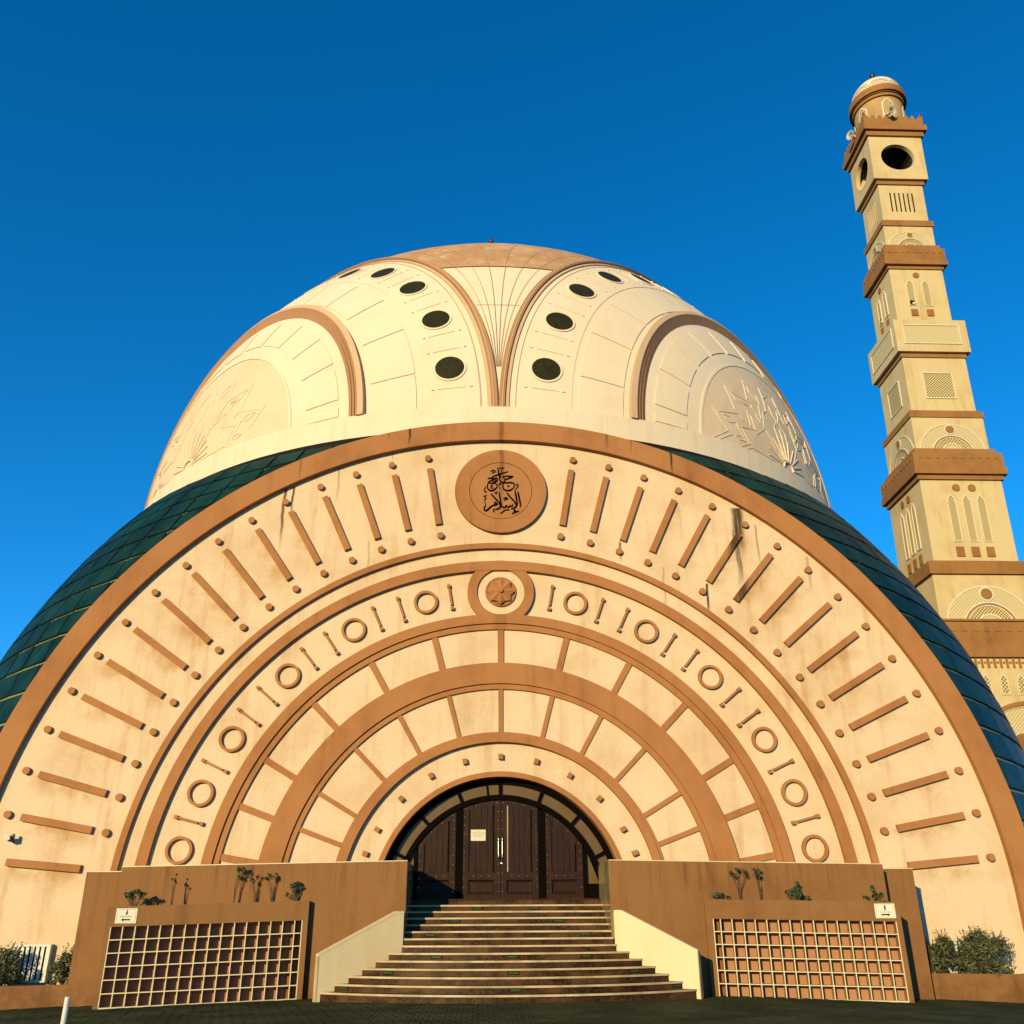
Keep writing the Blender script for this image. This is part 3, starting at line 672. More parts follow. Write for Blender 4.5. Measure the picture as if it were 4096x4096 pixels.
# ================================================================== DOORWAY (part of the mosque)
DY = 27.42; LZ = 2.16
mb = MB(); mb.ring(0, ZC, 3.27, 3.46, -90, 90, DY - .05, DY + .12, 80); mb.ring(0, ZC, 2.84, 2.98, -90, 90, DY - .10, DY + .12, 80)
frame = put('door_frame', mb, M['wood_dark'], mosque)
mb = MB(); mb.box(-.045, .045, DY - .07, DY + .10, 2.985, 3.265); me = mb.mesh('mullion', M['wood_dark'])
MUL = [-86, -64.6, -43.5, -21.7, 0, 21.7, 43.5, 64.6, 86]
for a in MUL[1:-1]: put('mullion', me, None, frame, Mx=turn(a))
mb = MB(); mb.box(-.022, .022, DY - .06, DY + .08, 2.985, 3.265); put('mullion', mb, M['wood_dark'], frame, Mx=turn(-6.9))
for a, b in zip(MUL[:-1], MUL[1:]):
    mb = MB(); mb.ring(0, ZC, 2.975, 3.275, a + .9, b - .9, DY, DY + .02, 10); put('pane', mb, M['glass'], frame)
for sx in (-1, 1):      # glazed ends beside the side panels, posts
    x0, x1 = sorted((sx * 2.42, sx * 2.85)); mb = MB()
    zt = lambda x: ZC + math.sqrt(max(.01, 2.86 ** 2 - x * x))
    mb.prism([(x0, LZ), (x1, LZ), (x1, zt(x1) if abs(x1) < 2.8 else 2.4), (x0, zt(x0) if abs(x0) < 2.8 else 2.4)], DY + .03, DY + .05)
    put('pane', mb, M['glass'], frame)
    mb = MB(); mb.box(x0, x1, DY - .02, DY + .02, LZ, 2.55); put('base_panel', mb, M['wood_dark'], frame)
    for x in (1.17, 2.38):
        w_ = .10 if x < 2 else .055
        mb = MB(); mb.box(sx * x - w_, sx * x + w_, DY - .07, DY + .10, LZ, ZC + math.sqrt(2.86 ** 2 - (x + w_) ** 2)); put('post', mb, M['wood_dark'], frame)
mb = MB(); mb.box(-3.4, 3.4, DY + .5, DY + .55, 2.0, 5.4); put('dark_interior', mb, M['dark'], mosque)
def arch_z(x, r): return ZC + math.sqrt(max(0.01, r * r - x * x))
def leaf(x0, x1, meet, shade):
    """one door leaf between x0 and x1; meet = +1/-1 when the meeting stile is at x1 / x0"""
    d = put('door_leaf', (lambda b: (b.prism([(x0, LZ)] + [(x1, LZ)] + [(x1 + (x0-x1)*i/10, arch_z(x1 + (x0-x1)*i/10, 2.83)) for i in range(11)], DY + .02, DY + .08), b)[1])(MB()), M['wood'], mosque)
    sw = .17
    a, b = x0 + sw, x1 - sw
    for s0, s1 in ((x0, a), (b, x1)):
        mb = MB(); mb.prism([(s0 + .002, LZ + .005), (s1, LZ + .005), (s1, arch_z(s1, 2.825)), (s0 + .002, arch_z(s0, 2.825))], DY - .035, DY + .021); put('stile', mb, M['wood'], d)
    for z0, z1 in ((LZ + .005, 2.29), (2.66, 2.86)):
        mb = MB(); mb.box(a + .002, b - .002, DY - .033, DY + .02, z0, z1); put('rail', mb, M['wood'], d)
    mb = MB(); mb.prism([(a + .002, arch_z(a, 2.70)), (b - .002, arch_z(b, 2.70))] + [(b - .002 + (a - b + .004) * i / 8, arch_z(b + (a-b)*i/8, 2.822)) for i in range(9)], DY - .033, DY + .02); put('rail', mb, M['wood'], d)
    # raised lower panel with a bevel
    mb = MB(); q = lambda m_, y: [(a + m_, y, 2.30 + m_), (b - m_, y, 2.30 + m_), (b - m_, y, 2.65 - m_), (a + m_, y, 2.65 - m_)]
    mb.add(q(.005, DY - .015) + q(.05, DY + .012), [(0, 1, 5, 4), (1, 2, 6, 5), (2, 3, 7, 6), (3, 0, 4, 7), (4, 5, 6, 7)]); put('lower_panel', mb, M['wood'], d, fix=False)
    # sloping reveals of the planked panel
    for e, sg in ((a, 1), (b, -1)):
        mb = MB(); q = [(e, DY + .012, 2.868), (e + sg * .05, DY - .030, 2.868), (e + sg * .05, DY - .030, arch_z(e, 2.69)), (e, DY + .012, arch_z(e, 2.70))]
        mb.add(q, [(0, 1, 2, 3) if sg > 0 else (3, 2, 1, 0)])
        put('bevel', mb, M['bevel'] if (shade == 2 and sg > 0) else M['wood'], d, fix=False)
    n = 4; pw = (b - a - .08) / n
    for k in range(n):
        p0 = a + .04 + k * pw + .004; p1 = p0 + pw - .008
        mb = MB(); mb.prism([(p0, 2.865), (p1, 2.865), (p1, arch_z(p1, 2.72)), (p0, arch_z(p0, 2.715))], DY - .027, DY + .03); put('plank', mb, M['wood'], d)
    mb = MB()
    def stud(x, z): mb.lathe([(.020, 0), (.018, .010), (.008, .018)], (x, DY - .036, z), 8, axis=(0, -1, 0))
    for xx in ((x0 + x1 - meet * 0) / 2,):
        for t in (.2, .5, .8): stud(a + (b - a) * t, 2.76)
    xm = x1 - .055 if meet > 0 else x0 + .055; xo = x0 + .05 if meet > 0 else x1 - .05
    z = LZ + .2
    while z < arch_z(xm, 2.76): stud(xm, z); z += .235
    z = LZ + .3
    while z < arch_z(xo, 2.74): stud(xo, z); z += .235
    for t in (.08, .35, .62, .9): xx = x0 + (x1 - x0) * t; stud(xx, arch_z(xx, 2.77))
    kind(put('studs', mb, M['brass'], d), 'stuff')
    return d
M['bevel'] = simple('sun_glint_bevel_wood', (0.60, 0.42, 0.22), 0.35, spec=0.6)  # pale colour paints a sun glint on the right middle leaf's left bevel
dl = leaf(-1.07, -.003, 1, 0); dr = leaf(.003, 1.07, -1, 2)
leaf(-2.325, -1.272, 1, 1); leaf(1.272, 2.325, -1, 1)
for d, x in ((dl, -.055), (dr, .055)):
    mb = MB(); y = DY - .085
    mb.tube([(x, y, 3.27), (x, y, 3.75)], .017, 10)
    for z in (3.23, 3.30, 3.70, 3.78): mb.lathe([(.005, -.03), (.02, -.012), (.022, .0), (.02, .012), (.005, .03)], (x, y, z), 10)
    for z in (3.33, 3.67): mb.tube([(x, y, z), (x, DY - .03, z)], .009, 8)
    put('handle', mb, M['metal'], d)
mb = MB(); mb.lathe([(.028, 0), (.026, .012), (.012, .016)], (.045, DY - .036, 3.09), 14, axis=(0, -1, 0)); put('lock', mb, M['metal'], dr)
# paper notice
nt_ = thing('paper_notice', (-.63, DY, 3.84), 'cream paper notice taped to the planks of the left middle door leaf', 'notice')
mb = MB(); mb.box(-.84, -.42, DY - .036, DY - .0275, 3.69, 3.99); put('sheet', mb, M['paper'], nt_)
mb = MB(); rr = random.Random(3)
for z, w_ in ((3.945, .05), (3.905, .17), (3.885, .16), (3.845, .17), (3.825, .15), (3.79, .13)):
    x = -.63 - w_
    while x < -.63 + w_:
        l = rr.uniform(.015, .05); ribbon(mb, [(x + l * t, z + rr.uniform(-.006, .006), .008) for t in (0, .35, .7, 1)], DY - .0375, DY - .036); x += l + .012
put('printed_lines', mb, M['ink'], nt_, fix=False)

# ================================================================== STAIRS
RISE, TREAD, Y0 = 0.154, 0.342, 22.15
stairs = thing('entrance_stairs', (0, 24, 0), 'broad brown marble stairs with cream treads rising to the dark doors', 'stairs')
CL = ((-4.25, 23.5), (-2.44, 24.56)); CR = ((4.50, 23.5), (2.76, 24.56))
def arc3(a, m, b, n):
    """points on the circle through a, m, b"""
    ax, ay = a; bx, by = m; cx, cy = b
    d = 2 * (ax*(by-cy) + bx*(cy-ay) + cx*(ay-by))
    ux = ((ax*ax+ay*ay)*(by-cy) + (bx*bx+by*by)*(cy-ay) + (cx*cx+cy*cy)*(ay-by)) / d
    uy = ((ax*ax+ay*ay)*(cx-bx) + (bx*bx+by*by)*(ax-cx) + (cx*cx+cy*cy)*(bx-ax)) / d
    r = math.hypot(ax-ux, ay-uy); t0 = math.atan2(ay-uy, ax-ux); t1 = math.atan2(cy-uy, cx-ux)
    return [(ux + r*cos(t0 + (t1-t0)*i/n), uy + r*sin(t0 + (t1-t0)*i/n)) for i in range(n+1)]
fronts = []
for i in range(1, 15):
    if i <= 7:
        t = (i - 1) / 6 * .955 + .03
        a = (CL[0][0] + (CL[1][0]-CL[0][0])*t, CL[0][1] + (CL[1][1]-CL[0][1])*t); b = (CR[0][0] + (CR[1][0]-CR[0][0])*t, CR[0][1] + (CR[1][1]-CR[0][1])*t)
        pts = arc3(a, ((a[0]+b[0])/2, Y0 + TREAD*(i-1)), b, 28)
    else:
        y = 24.60 + TREAD * (i - 8); pts = [(-2.415, y), (2.72, y)]
    fronts.append(pts)
for i, pts in enumerate(fronts, 1):
    z1 = RISE * i; z0 = RISE * (i - 1) - (.25 if i == 1 else .02)
    yb = 24.9 if i <= 7 else 27.0
    if i == 14: yb = 28.0
    n = len(pts)
    poly = pts + [(pts[-1][0], max(yb, pts[-1][1] + .05)), (pts[0][0], max(yb, pts[0][1] + .05))]
    def slab(poly, za, zb_):
        mb = MB(); k = len(poly)
        mb.add([(x, y, za) for x, y in poly] + [(x, y, zb_) for x, y in poly],
               [tuple(range(k-1, -1, -1)), tuple(range(k, 2*k))] + [(j, (j+1) % k, (j+1) % k + k, j + k) for j in range(k)])
        return mb
    st_ = put('step', slab(poly, z0, z1 - .034), M['riser'], stairs)
    out = [(x, y - .028) for x, y in pts]
    if i < 14:
        nx = fronts[i]
        deep = [(x, y + .42 if i <= 6 else y + TREAD + .03) for x, y in pts]
        if i <= 7: deep = [(x, max(y + .42, 24.0)) if k in (0, n-1) else (x, y + .45) for k, (x, y) in enumerate(pts)]
        mb = MB(); vs = [(x, y, z1 - .034) for x, y in out] + [(x, y, z1) for x, y in out] + [(x, y, z1) for x, y in deep] + [(x, y, z1 - .034) for x, y in deep]
        fs = []
        for k in range(n-1): fs += [(k, k+1, n+k+1, n+k), (n+k, n+k+1, 2*n+k+1, 2*n+k), (2*n+k, 2*n+k+1, 3*n+k+1, 3*n+k), (3*n+k, 3*n+k+1, k+1, k)]
        fs += [(0, n, 2*n, 3*n), (n-1, 4*n-1, 3*n-1, 2*n-1)]
        mb.add(vs, fs); put('tread', mb, M['tread_top'], st_)
        mb = MB(); o2 = [(x, y - .006) for x, y in out]; d2 = [(x, y + .035) for x, y in pts]; za, zb_ = z1 - .038, z1 + .003
        vs = [(x, y, za) for x, y in o2] + [(x, y, zb_) for x, y in o2] + [(x, y, zb_) for x, y in d2] + [(x, y, za) for x, y in d2]
        mb.add(vs, fs); put('nosing', mb, M['tread'], st_)
    else:
        mb = slab([(x, y - .02) for x, y in pts] + [(pts[-1][0], 27.9), (pts[0][0], 27.9)], z1 - .034, z1); put('tread', mb, M['tread_top'], st_)
    # low lights let into some risers
    L_ = {13: (-.63, .89), 11: (-1.21, 1.47), 9: (-1.80, 2.08), 6: (-1.59, .2, 1.97), 4: (-2.70, .2, 3.07), 2: (-3.67, .22, 4.01)}.get(i, ())
    for x in L_:
        for (xa, ya), (xb, yb2) in zip(pts[:-1], pts[1:]):
            if xa <= x <= xb:
                t = (x - xa) / (xb - xa); y = ya + (yb2 - ya) * t; ang = math.atan2(yb2 - ya, xb - xa)
                Mx = Matrix.Translation((x, y, z1 - .085)) @ Matrix.Rotation(ang, 4, 'Z')
                mb = MB(); mb.box(-.14, .14, -.012, .02, -.036, .036); o = put('step_light', mb, M['gutter'], stairs, Mx=Mx)
                mb = MB(); mb.box(-.115, .115, -.016, -.0125, -.018, .022); put('lens', mb, M['step_light'], o, Mx=Mx)
# sloping cheek walls either side
for (p, q, zf, s_) in ((CL[0], CL[1], .92, -1), (CR[0], CR[1], .95, 1)):
    dx, dy = q[0]-p[0], q[1]-p[1]; l = math.hypot(dx, dy); ux, uy = dx/l, dy/l
    nx, ny = (uy, -ux) if s_ > 0 else (-uy, ux)     # away from the stairs
    if nx * s_ < 0: nx, ny = -nx, -ny
    def mp(u, d, w, p=p, ux=ux, uy=uy, nx=nx, ny=ny): return (p[0] + ux*u + nx*d, p[1] + uy*u + ny*d, w)
    prof = [(-.03, -.3), (l, -.3), (l, 1.82), (l * .905, 1.82), (-.03, zf)]
    mb = MB(); mb.prism(prof, -.005, .13, mp); ck = put('cheek_wall', mb, M['cheek'], stairs)
    mb = MB(); mb.prism([(-.05, zf - .03), (l * .905, 1.795), (l * .905, 1.845), (-.05, zf + .02)], -.012, .145, mp); mb.prism([(l*.905, 1.795), (l - .002, 1.795), (l - .002, 1.845), (l*.905, 1.845)], -.012, .145, mp)
    put('coping', mb, M['cheek'], ck)
    mb = MB(); x0, x1 = sorted((q[0], q[0] + s_ * .13)); mb.box(x0, x1, 24.57, 24.76, -.3, 1.819); put('cheek_return', mb, M['cheek'], ck)
    mb = MB(); mb.prism([(-.055, -.3), (-.031, -.3), (-.031, zf - .03), (-.055, zf - .03)], -.012, .145, mp); put('end_trim', mb, M['tread'], ck)

# ================================================================== TERRACE WALLS
def terrace(xi, xo, zi, zo, wing_x, label):
    s_ = 1 if xo > 0 else -1
    t = thing('terrace_wall', ((xi + xo) / 2, 25.5, 0), label, 'wall')
    def blk(xa, xb, ya, yb, z0, za, zb_):
        m_ = MB(); (xl, zl), (xr, zr) = sorted(((xa, za), (xb, zb_)))
        m_.hexa([(xl, ya, z0), (xr, ya, z0), (xr, yb, z0), (xl, yb, z0), (xl, ya, zl), (xr, ya, zr), (xr, yb, zr), (xl, yb, zl)]); return m_
    zm = lambda x: zi + (zo - zi) * (x - xi) / (xo - xi)
    put('front_wall', blk(xi, xo, 24.75, 25.0, -.6, zi, zo), M['wall'], t)
    put('coping', (lambda b: (b.hexa([(min(xi, xo), 24.735, zm(min(xi, xo))), (max(xi, xo), 24.735, zm(max(xi, xo))), (max(xi, xo), 25.0, zm(max(xi, xo))), (min(xi, xo), 25.0, zm(min(xi, xo))),
        (min(xi, xo), 24.735, zm(min(xi, xo)) + .022), (max(xi, xo), 24.735, zm(max(xi, xo)) + .022), (max(xi, xo), 25.0, zm(max(xi, xo)) + .022), (min(xi, xo), 25.0, zm(min(xi, xo)) + .022)]), b)[1])(MB()), M['rack'], t)
    put('side_wall', blk(xi + s_ * .03, xi + s_ * .28, 25.0, 26.95, -.3, zi - .0, zi - .0), M['wall'], t)
    m_ = MB(); x0, x1 = sorted((xi - s_ * .012, xi + s_ * .03)); m_.box(x0, x1, 24.77, 26.94, .6, zi - .004); put('stone_cladding', m_, M['clad'], t)
    put('terrace_floor', blk(xi + s_ * .28, xo, 25.0, 26.98, 1.5, 2.0, 2.0), M['wall'], t)
    put('wing_wall', blk(xo, wing_x, 25.4, 26.98, -.7, 2.81, 2.81), M['wall'], t)
    x0, x1 = sorted((xo, wing_x + s_ * .012)); m_ = MB(); m_.box(x0, x1, 25.385, 26.98, 2.81, 2.832); put('coping', m_, M['rack'], t)
    return t
terrace(-2.42, -9.54, 3.01, 2.89, -10.65, 'brown tan terrace wall left of the stairs, stepping down at its outer end')
terrace(2.72, 9.79, 3.01, 2.89, 10.85, 'brown tan terrace wall right of the stairs, stepping down at its outer end')

# ================================================================== SHOE RACKS BUILT INTO PLANTERS
def rack(A, B, z0a, z0b, z1a, z1b, s0, s1, f0, f1, narrow_last, label):
    """A, B = left and right ends of the front face; s0..s1, f0..f1 = opening as fractions"""
    t = thing('shoe_rack_planter', ((A[0]+B[0])/2, (A[1]+B[1])/2 + .3, 0), label, 'shoe rack', 'shoe rack planters')
    dx, dy = B[0]-A[0], B[1]-A[1]; l = math.hypot(dx, dy); nx, ny = -dy/l, dx/l
    def F(s, f, d):
        lo, hi = z0a + (z0b-z0a)*s, z1a + (z1b-z1a)*s
        return (A[0] + dx*s + nx*d, A[1] + dy*s + ny*d, lo + (hi-lo)*f)
    def blk(sa, sb, fa, fb, da, db):
        m_ = MB(); m_.hexa([F(sa, fa, da), F(sb, fa, da), F(sb, fa, db), F(sa, fa, db), F(sa, fb, da), F(sb, fb, da), F(sb, fb, db), F(sa, fb, db)]); return m_
    D0 = .70
    put('planter_box', blk(0, 1, f1, 1, 0, .09), M['wall'], t)
    for sa, sb, fa, da, db in ((0, s0, -.2, 0, D0), (s1, 1, -.2, 0, D0)): put('side_pier', blk(sa, sb, fa, f1, da, db), M['wall'], t)
    for sa, sb in ((0, .022), (.978, 1)): put('planter_side', blk(sa, sb, f1, 1, .09, D0), M['wall'], t)
    put('planter_floor', blk(s0, s1, f1, f1 + .05, .09, D0), M['wall'], t)
    put('soil', blk(.022, .978, f1 + .05, .965, .091, D0), M['soil'], t)
    put('rack_back', blk(s0, s1, f0, f1, .27, .31), M['cell'], t)
    put('plinth', blk(s0, s1, -.2, f0, .012, .34), M['rack'], t)
    hs_, vs_ = .0105, .0026
    n = 16; nar = .66
    tot = (n - 1) + nar
    edges = [0.0]
    for k in range(n):
        w_ = nar if (k == (n - 1 if narrow_last else 0)) else 1.0; edges.append(edges[-1] + w_ / tot)
    for e in edges: c = s0 + (s1 - s0) * e; c = min(max(c, s0 + vs_), s1 - vs_); dv_ = put('divider', blk(c - vs_, c + vs_, f0, f1, .012, .27), M['cell'], t); put('edging', blk(c - vs_, c + vs_, f0, f1, .003, .012), M['rack'], dv_)
    for k in range(1, 6):
        f = f0 + (f1 - f0) * k / 6
        sh_ = put('shelf', blk(s0 + .003, s1 - .003, f - hs_ * .5, f + hs_ * .5, .011, .27), M['cell'], t); put('edging', blk(s0 + .003, s1 - .003, f - hs_ * .5, f + hs_ * .5, .0, .011), M['rack'], sh_)
    return t, F
lr, FL = rack((-9.39, 23.84), (-4.775, 24.55), -.20, -.085, 1.969, 2.098, .024, .973, .021, .797, True, 'shoe rack of square cells under a tan planter, left of the stairs')
rr_, FR = rack((5.04, 24.55), (9.655, 23.84), -.083, -.162, 2.082, 1.992, .036, .975, .002, .795, False, 'shoe rack of square cells under a tan planter, right of the stairs')

# ---- direction signs on the planters
def sign(Ff, sc, fc, label, woman):
    P = Vector(Ff(sc, fc, -.012)); a = Vector(Ff(sc - .05, fc, 0)); b = Vector(Ff(sc + .05, fc, 0)); ux = (b - a); ux.z = 0; ux.normalize(); ny = Vector((ux.y, -ux.x, 0))
    t = thing('direction_sign', P, label, 'sign', 'direction signs')
    def mp(u, d, w): q = P + ux * u - ny * d; return (q.x, q.y, q.z + w)
    hw, hh = .238, .163
    mb = MB(); mb.prism([(-hw, -hh), (hw, -hh), (hw, hh), (-hw, hh)], 0, .012, mp); put('plate', mb, M['sign'], t)
    rd = .045; q = []
    for cx_, cz_, a0 in ((hw-.03-rd, hh-.026-rd, 0), (hw-.03-rd, -hh+.026+rd, 90), (-hw+.03+rd, -hh+.026+rd, 180), (-hw+.03+rd, hh-.026-rd, 270)):
        q += [(cx_ + rd*sin(R(a0 + k*22.5)), cz_ + rd*cos(R(a0 + k*22.5)), .006) for k in range(5)]
    mb = MB(); ribbon(mb, q + [q[0]], -.0015, 0, mp); put('border_line', mb, M['sign_line'], t, fix=False)
    mb = MB(); s_ = -1 if woman else 1
    mb.prism([(-s_*.1, -.098), (s_*.055, -.098), (s_*.055, -.122), (s_*.105, -.085), (s_*.055, -.05), (s_*.055, -.07), (-s_*.1, -.07)], -.003, 0, mp); put('arrow', mb, M['letters'], t)
    mb = MB(); mb.disc(.005, .115, .014, -.003, 0, 14, mp)
    body = [(-.004, .1), (.012, .1), (.022, .068), (.026, .045), (.014, .046), (.012, .008), (-.004, .008), (-.008, .046), (-.022, .045), (-.014, .068)] if woman else \
           [(-.008, .1), (.018, .1), (.026, .075), (.023, .045), (.017, .045), (.014, .004), (-.004, .004), (-.009, .045), (-.014, .045), (-.016, .075)]
    mb.prism(body, -.003, 0, mp); put('figure', mb, M['letters'], t)
    rows = [[[(.135,-.018),(.115,-.012),(.1,-.02),(.085,-.008),(.07,-.019),(.05,-.019),(.03,-.02),(.012,-.036)],[(.045,.0),(.043,-.018)],[(-.012,-.002),(-.014,-.019),(-.045,-.021),(-.07,-.021),(-.1,-.02),(-.12,-.012),(-.135,-.026)],[(-.03,.0),(-.03,-.018)],[(-.09,.002),(-.092,-.018)]]] if woman else \
           [[[(.115,-.02),(.1,-.012),(.085,-.02),(.06,-.018)],[(.045,-.014),(.03,-.022),(.02,-.008)],[(.0,-.004),(-.01,-.018),(-.05,-.018),(-.075,-.014),(-.1,-.018),(-.11,-.008)]],
            [[(.125,-.05),(.11,-.042),(.09,-.046),(.08,-.034),(.065,-.046),(.05,-.045)],[(.02,-.034),(.01,-.046),(-.02,-.04),(-.05,-.044),(-.07,-.036),(-.09,-.046),(-.105,-.034)]]]
    mb = MB()
    for rw in rows:
        for s in rw: ribbon(mb, catmull([(x, z, .0075 if woman else .006) for x, z in s], 3), -.002, 0, mp)
    put('arabic_text', mb, M['letters'] if woman else M['ink'], t, fix=False)
    return t
sign(FL, .0935, .903, 'small white sign with a figure, Arabic words and an arrow pointing left', True)
sign(FR, .9255, .903, 'small white sign with a figure, two Arabic lines and an arrow pointing right', False)

# ================================================================== MINARET
TX, TYC, KD = 29.08, 52.33, 0.87
TL = tan(R(2.0))
def warp(p): return (p[0] + TX + TL * (p[2] - 20) + .02 * max(0, p[2] - 42), p[1] + TYC, p[2])
minaret = thing('minaret', (TX, TYC, 0), 'tall cream and tan square minaret with lattice windows and a small dome', 'minaret')
def mput(name, mb, mat, parent=None, **k): mb.warp = warp; return put(name, mb, mat, parent or minaret, **k)
def stage(hw, z0, z1, mat, name='shaft_stage'):
    mb = MB(); mb.box(-hw, hw, -hw*KD, hw*KD, z0, z1); return mput(name, mb, M[mat])
def front(hw): return lambda u, d, w: (u, -hw*KD + d, w)
def left(hw): return lambda u, d, w: (-hw + d, -u * KD, w)      # u runs from the front (+) to the back (-), seen from the left: mirrored
FACES = (front, left)
def pointed(cx, z0, z1, hw, sp=.30):
    zs = z1 - (z1 - z0) * sp if sp < 1 else z1 - sp
    pts = [(cx - hw, z0), (cx + hw, z0)]
    for i in range(7): t = i / 6; pts.append((cx + hw * (1 - t ** 1.7), zs + (z1 - zs) * t))
    for i in range(5, -1, -1): t = i / 6; pts.append((cx - hw * (1 - t ** 1.7), zs + (z1 - zs) * t))
    return pts
def window(hw_stage, cx, z0, z1, hw, parent, mat='lattice', sides=FACES, sp=.22, fr=.09):
    for fc in sides:
        mp = fc(hw_stage)
        mb = MB(); o = pointed(cx, z0, z1, hw, sp); i_ = pointed(cx, z0 + fr, z1 - fr * 1.6, hw - fr, sp); n = len(o)
        mb.add([mp(u, -.06, w) for u, w in o] + [mp(u, -.06, w) for u, w in i_] + [mp(u, .02, w) for u, w in o] + [mp(u, .02, w) for u, w in i_],
               [(k, (k+1) % n, (k+1) % n + n, k + n) for k in range(n)] + [(k, k + 2*n, (k+1) % n + 2*n, (k+1) % n) for k in range(n)] + [(k + n, (k+1) % n + n, (k+1) % n + 3*n, k + 3*n) for k in range(n)])
        wnd = mput('lattice_window', mb, M['white'], parent)
        mb = MB(); mb.prism(i_, -.012, .02, mp); mput('screen', mb, M[mat], wnd)
def arch_motif(hw_stage, z0, ro, parent, k=1.0):
    for fc in FACES:
        mp = fc(hw_stage)
        def half(r0, r1, d, mat, name, n=28):
            mb = MB(); vs = []; 
            for i in range(n + 1):
                a = pi * i / n; c, s_ = -cos(a), sin(a)
                vs += [mp(r1*c, -d, z0 + r1*s_*k), mp(r0*c, -d, z0 + r0*s_*k), mp(r1*c, .02, z0 + r1*s_*k), mp(r0*c, .02, z0 + r0*s_*k)]
            fs = []
            for i in range(n):
                a, b = 4*i, 4*i+4; fs += [(a, b, b+1, a+1), (a, a+2, b+2, b), (a+1, b+1, b+3, a+3)]
            mb.add(vs, fs); return mput(name, mb, M[mat], parent)
        half(.60*ro, .965*ro, .02, 'lattice_pale', 'arch_screen'); half(.965*ro, ro, .05, 'white', 'arch_rim'); half(.585*ro, .62*ro, .05, 'white', 'arch_rim')
        half(.55*ro, .584*ro, .08, 'mtan', 'arch_rim'); half(.34*ro, .52*ro, .015, 'lattice', 'arch_screen'); half(.52*ro, .55*ro, .05, 'white', 'arch_rim'); half(.30*ro, .34*ro, .05, 'white', 'arch_rim')
        mb = MB(); zc = z0 + .80*ro*k; mb.disc(0, zc, .165*ro, -.06, .02, 24, mp); mput('roundel_rim', mb, M['white'], parent)
        mb = MB(); mb.disc(0, zc, .125*ro, -.09, .02, 24, mp); mput('roundel', mb, M['mtan'], parent)
def parapet(hw, z0, z1, zt, hwt, n):
    s_ = stage(hw, z0, z0 + (z1 - z0) * .28, 'mtan', 'parapet'); hm = hw * .975
    stage(hm, z0 + (z1 - z0) * .28, z1, 'mtan', 'parapet'); stage(hwt, z1, zt, 'mtan', 'parapet')
    for fc in FACES:
        mp = fc(hm); me = None
        for i in range(n):
            u = (-1 + (2*i + 1) / n) * hm * .93; w_ = hm / n * .45
            mb = MB(); mb.prism([(u - w_, z1 - .42), (u + w_, z1 - .42), (u + w_, z1 - .30), (u, z1 - .12), (u - w_, z1 - .30)], -.035, .02, mp); mput('merlon_relief', mb, M['mtan'], s_)
base = stage(5.2, -1.2, 14.61, 'mcream')
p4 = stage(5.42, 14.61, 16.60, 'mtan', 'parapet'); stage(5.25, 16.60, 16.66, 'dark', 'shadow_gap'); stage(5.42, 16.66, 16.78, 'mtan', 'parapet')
for i in range(16):
    u = -5 + 10 * (i + .5) / 16
    mb = MB(); mb.prism([(u-.16, 16.05), (u+.16, 16.05), (u+.16, 16.2), (u, 16.4), (u-.16, 16.2)], -.03, .02, front(5.42)); mput('merlon_relief', mb, M['mtan'], p4)
for i in range(-11, 12):
    u = i * .35 + .02
    mb = MB(); mb.prism([(u-.06, 14.04), (u+.06, 14.04), (u+.06, 14.605), (u-.06, 14.605)], -.06, .02, front(5.2)); mput('frieze_bar', mb, M['mtan'], base)
    mb = MB(); mb.disc(u + .175, 14.34, .065, -.05, .02, 14, front(5.2)); mput('frieze_stud', mb, M['mtan'], base)
for i in range(-4, 5): window(5.2, i * .95 + .12 - .24, 12.56, 13.72, .225, base, sides=(front,), sp=.35, fr=.05)
mb = MB(); mp = front(5.2)
def arcband(r0, r1, d, mat, name, cx=-.1, cz=9.0):
    mb = MB(); n = 40; vs = []
    for i in range(n + 1):
        a = R(-100 + 200 * i / n)
        vs += [mp(cx + r1*sin(a), -d, cz + r1*cos(a)), mp(cx + r0*sin(a), -d, cz + r0*cos(a)), mp(cx + r1*sin(a), .02, cz + r1*cos(a)), mp(cx + r0*sin(a), .02, cz + r0*cos(a))]
    fs = []
    for i in range(n): a, b = 4*i, 4*i+4; fs += [(a, b, b+1, a+1), (a, a+2, b+2, b), (a+1, b+1, b+3, a+3)]
    mb.add(vs, fs); mput(name, mb, M[mat], base)
arcband(2.98, 3.2, .14, 'mtan', 'arch_rim'); arcband(2.9, 2.98, .07, 'mcream', 'arch_rim'); arcband(1.2, 2.9, .02, 'lattice_pale', 'arch_screen')
mb = MB(); mb.disc(-.62, 9.87, .62, -.10, .02, 28, mp); mput('roundel', mb, M['mtan'], base)
a3 = stage(3.0, 16.5, 20.18, 'mcream'); arch_motif(3.0, 16.85, 2.68, a3, .98)
stage(3.19, 20.18, 20.95, 'mtan', 'cornice'); stage(3.0, 20.95, 21.06, 'mtan', 'cornice')
w3 = stage(2.6, 21.0, 26.6, 'mcream')
for u in (-.92, .1, 1.1): window(2.6, u * .92 , 22.42, 25.62, .28, w3, sp=.16, fr=.06)
for fc in FACES:
    for u in (-.85, .09, 1.01):
        mb = MB(); mb.prism([(u-.24, 21.45), (u+.24, 21.45), (u+.24, 22.08), (u-.24, 22.08)], -.07, .02, fc(2.6)); mput('block', mb, M['mtan'], w3)
    for u in (-.40, .60):
        mb = MB(); mb.disc(u, 26.05, .24, -.07, .02, 22, fc(2.6)); mput('roundel', mb, M['mtan'], w3)
stage(2.75, 26.59, 26.91, 'mtan', 'cornice'); parapet(2.96, 26.91, 28.42, 28.82, 2.62, 10)
a2 = stage(2.38, 28.6, 31.2, 'mcream'); arch_motif(2.38, 28.55, 2.18, a2, 1.0)
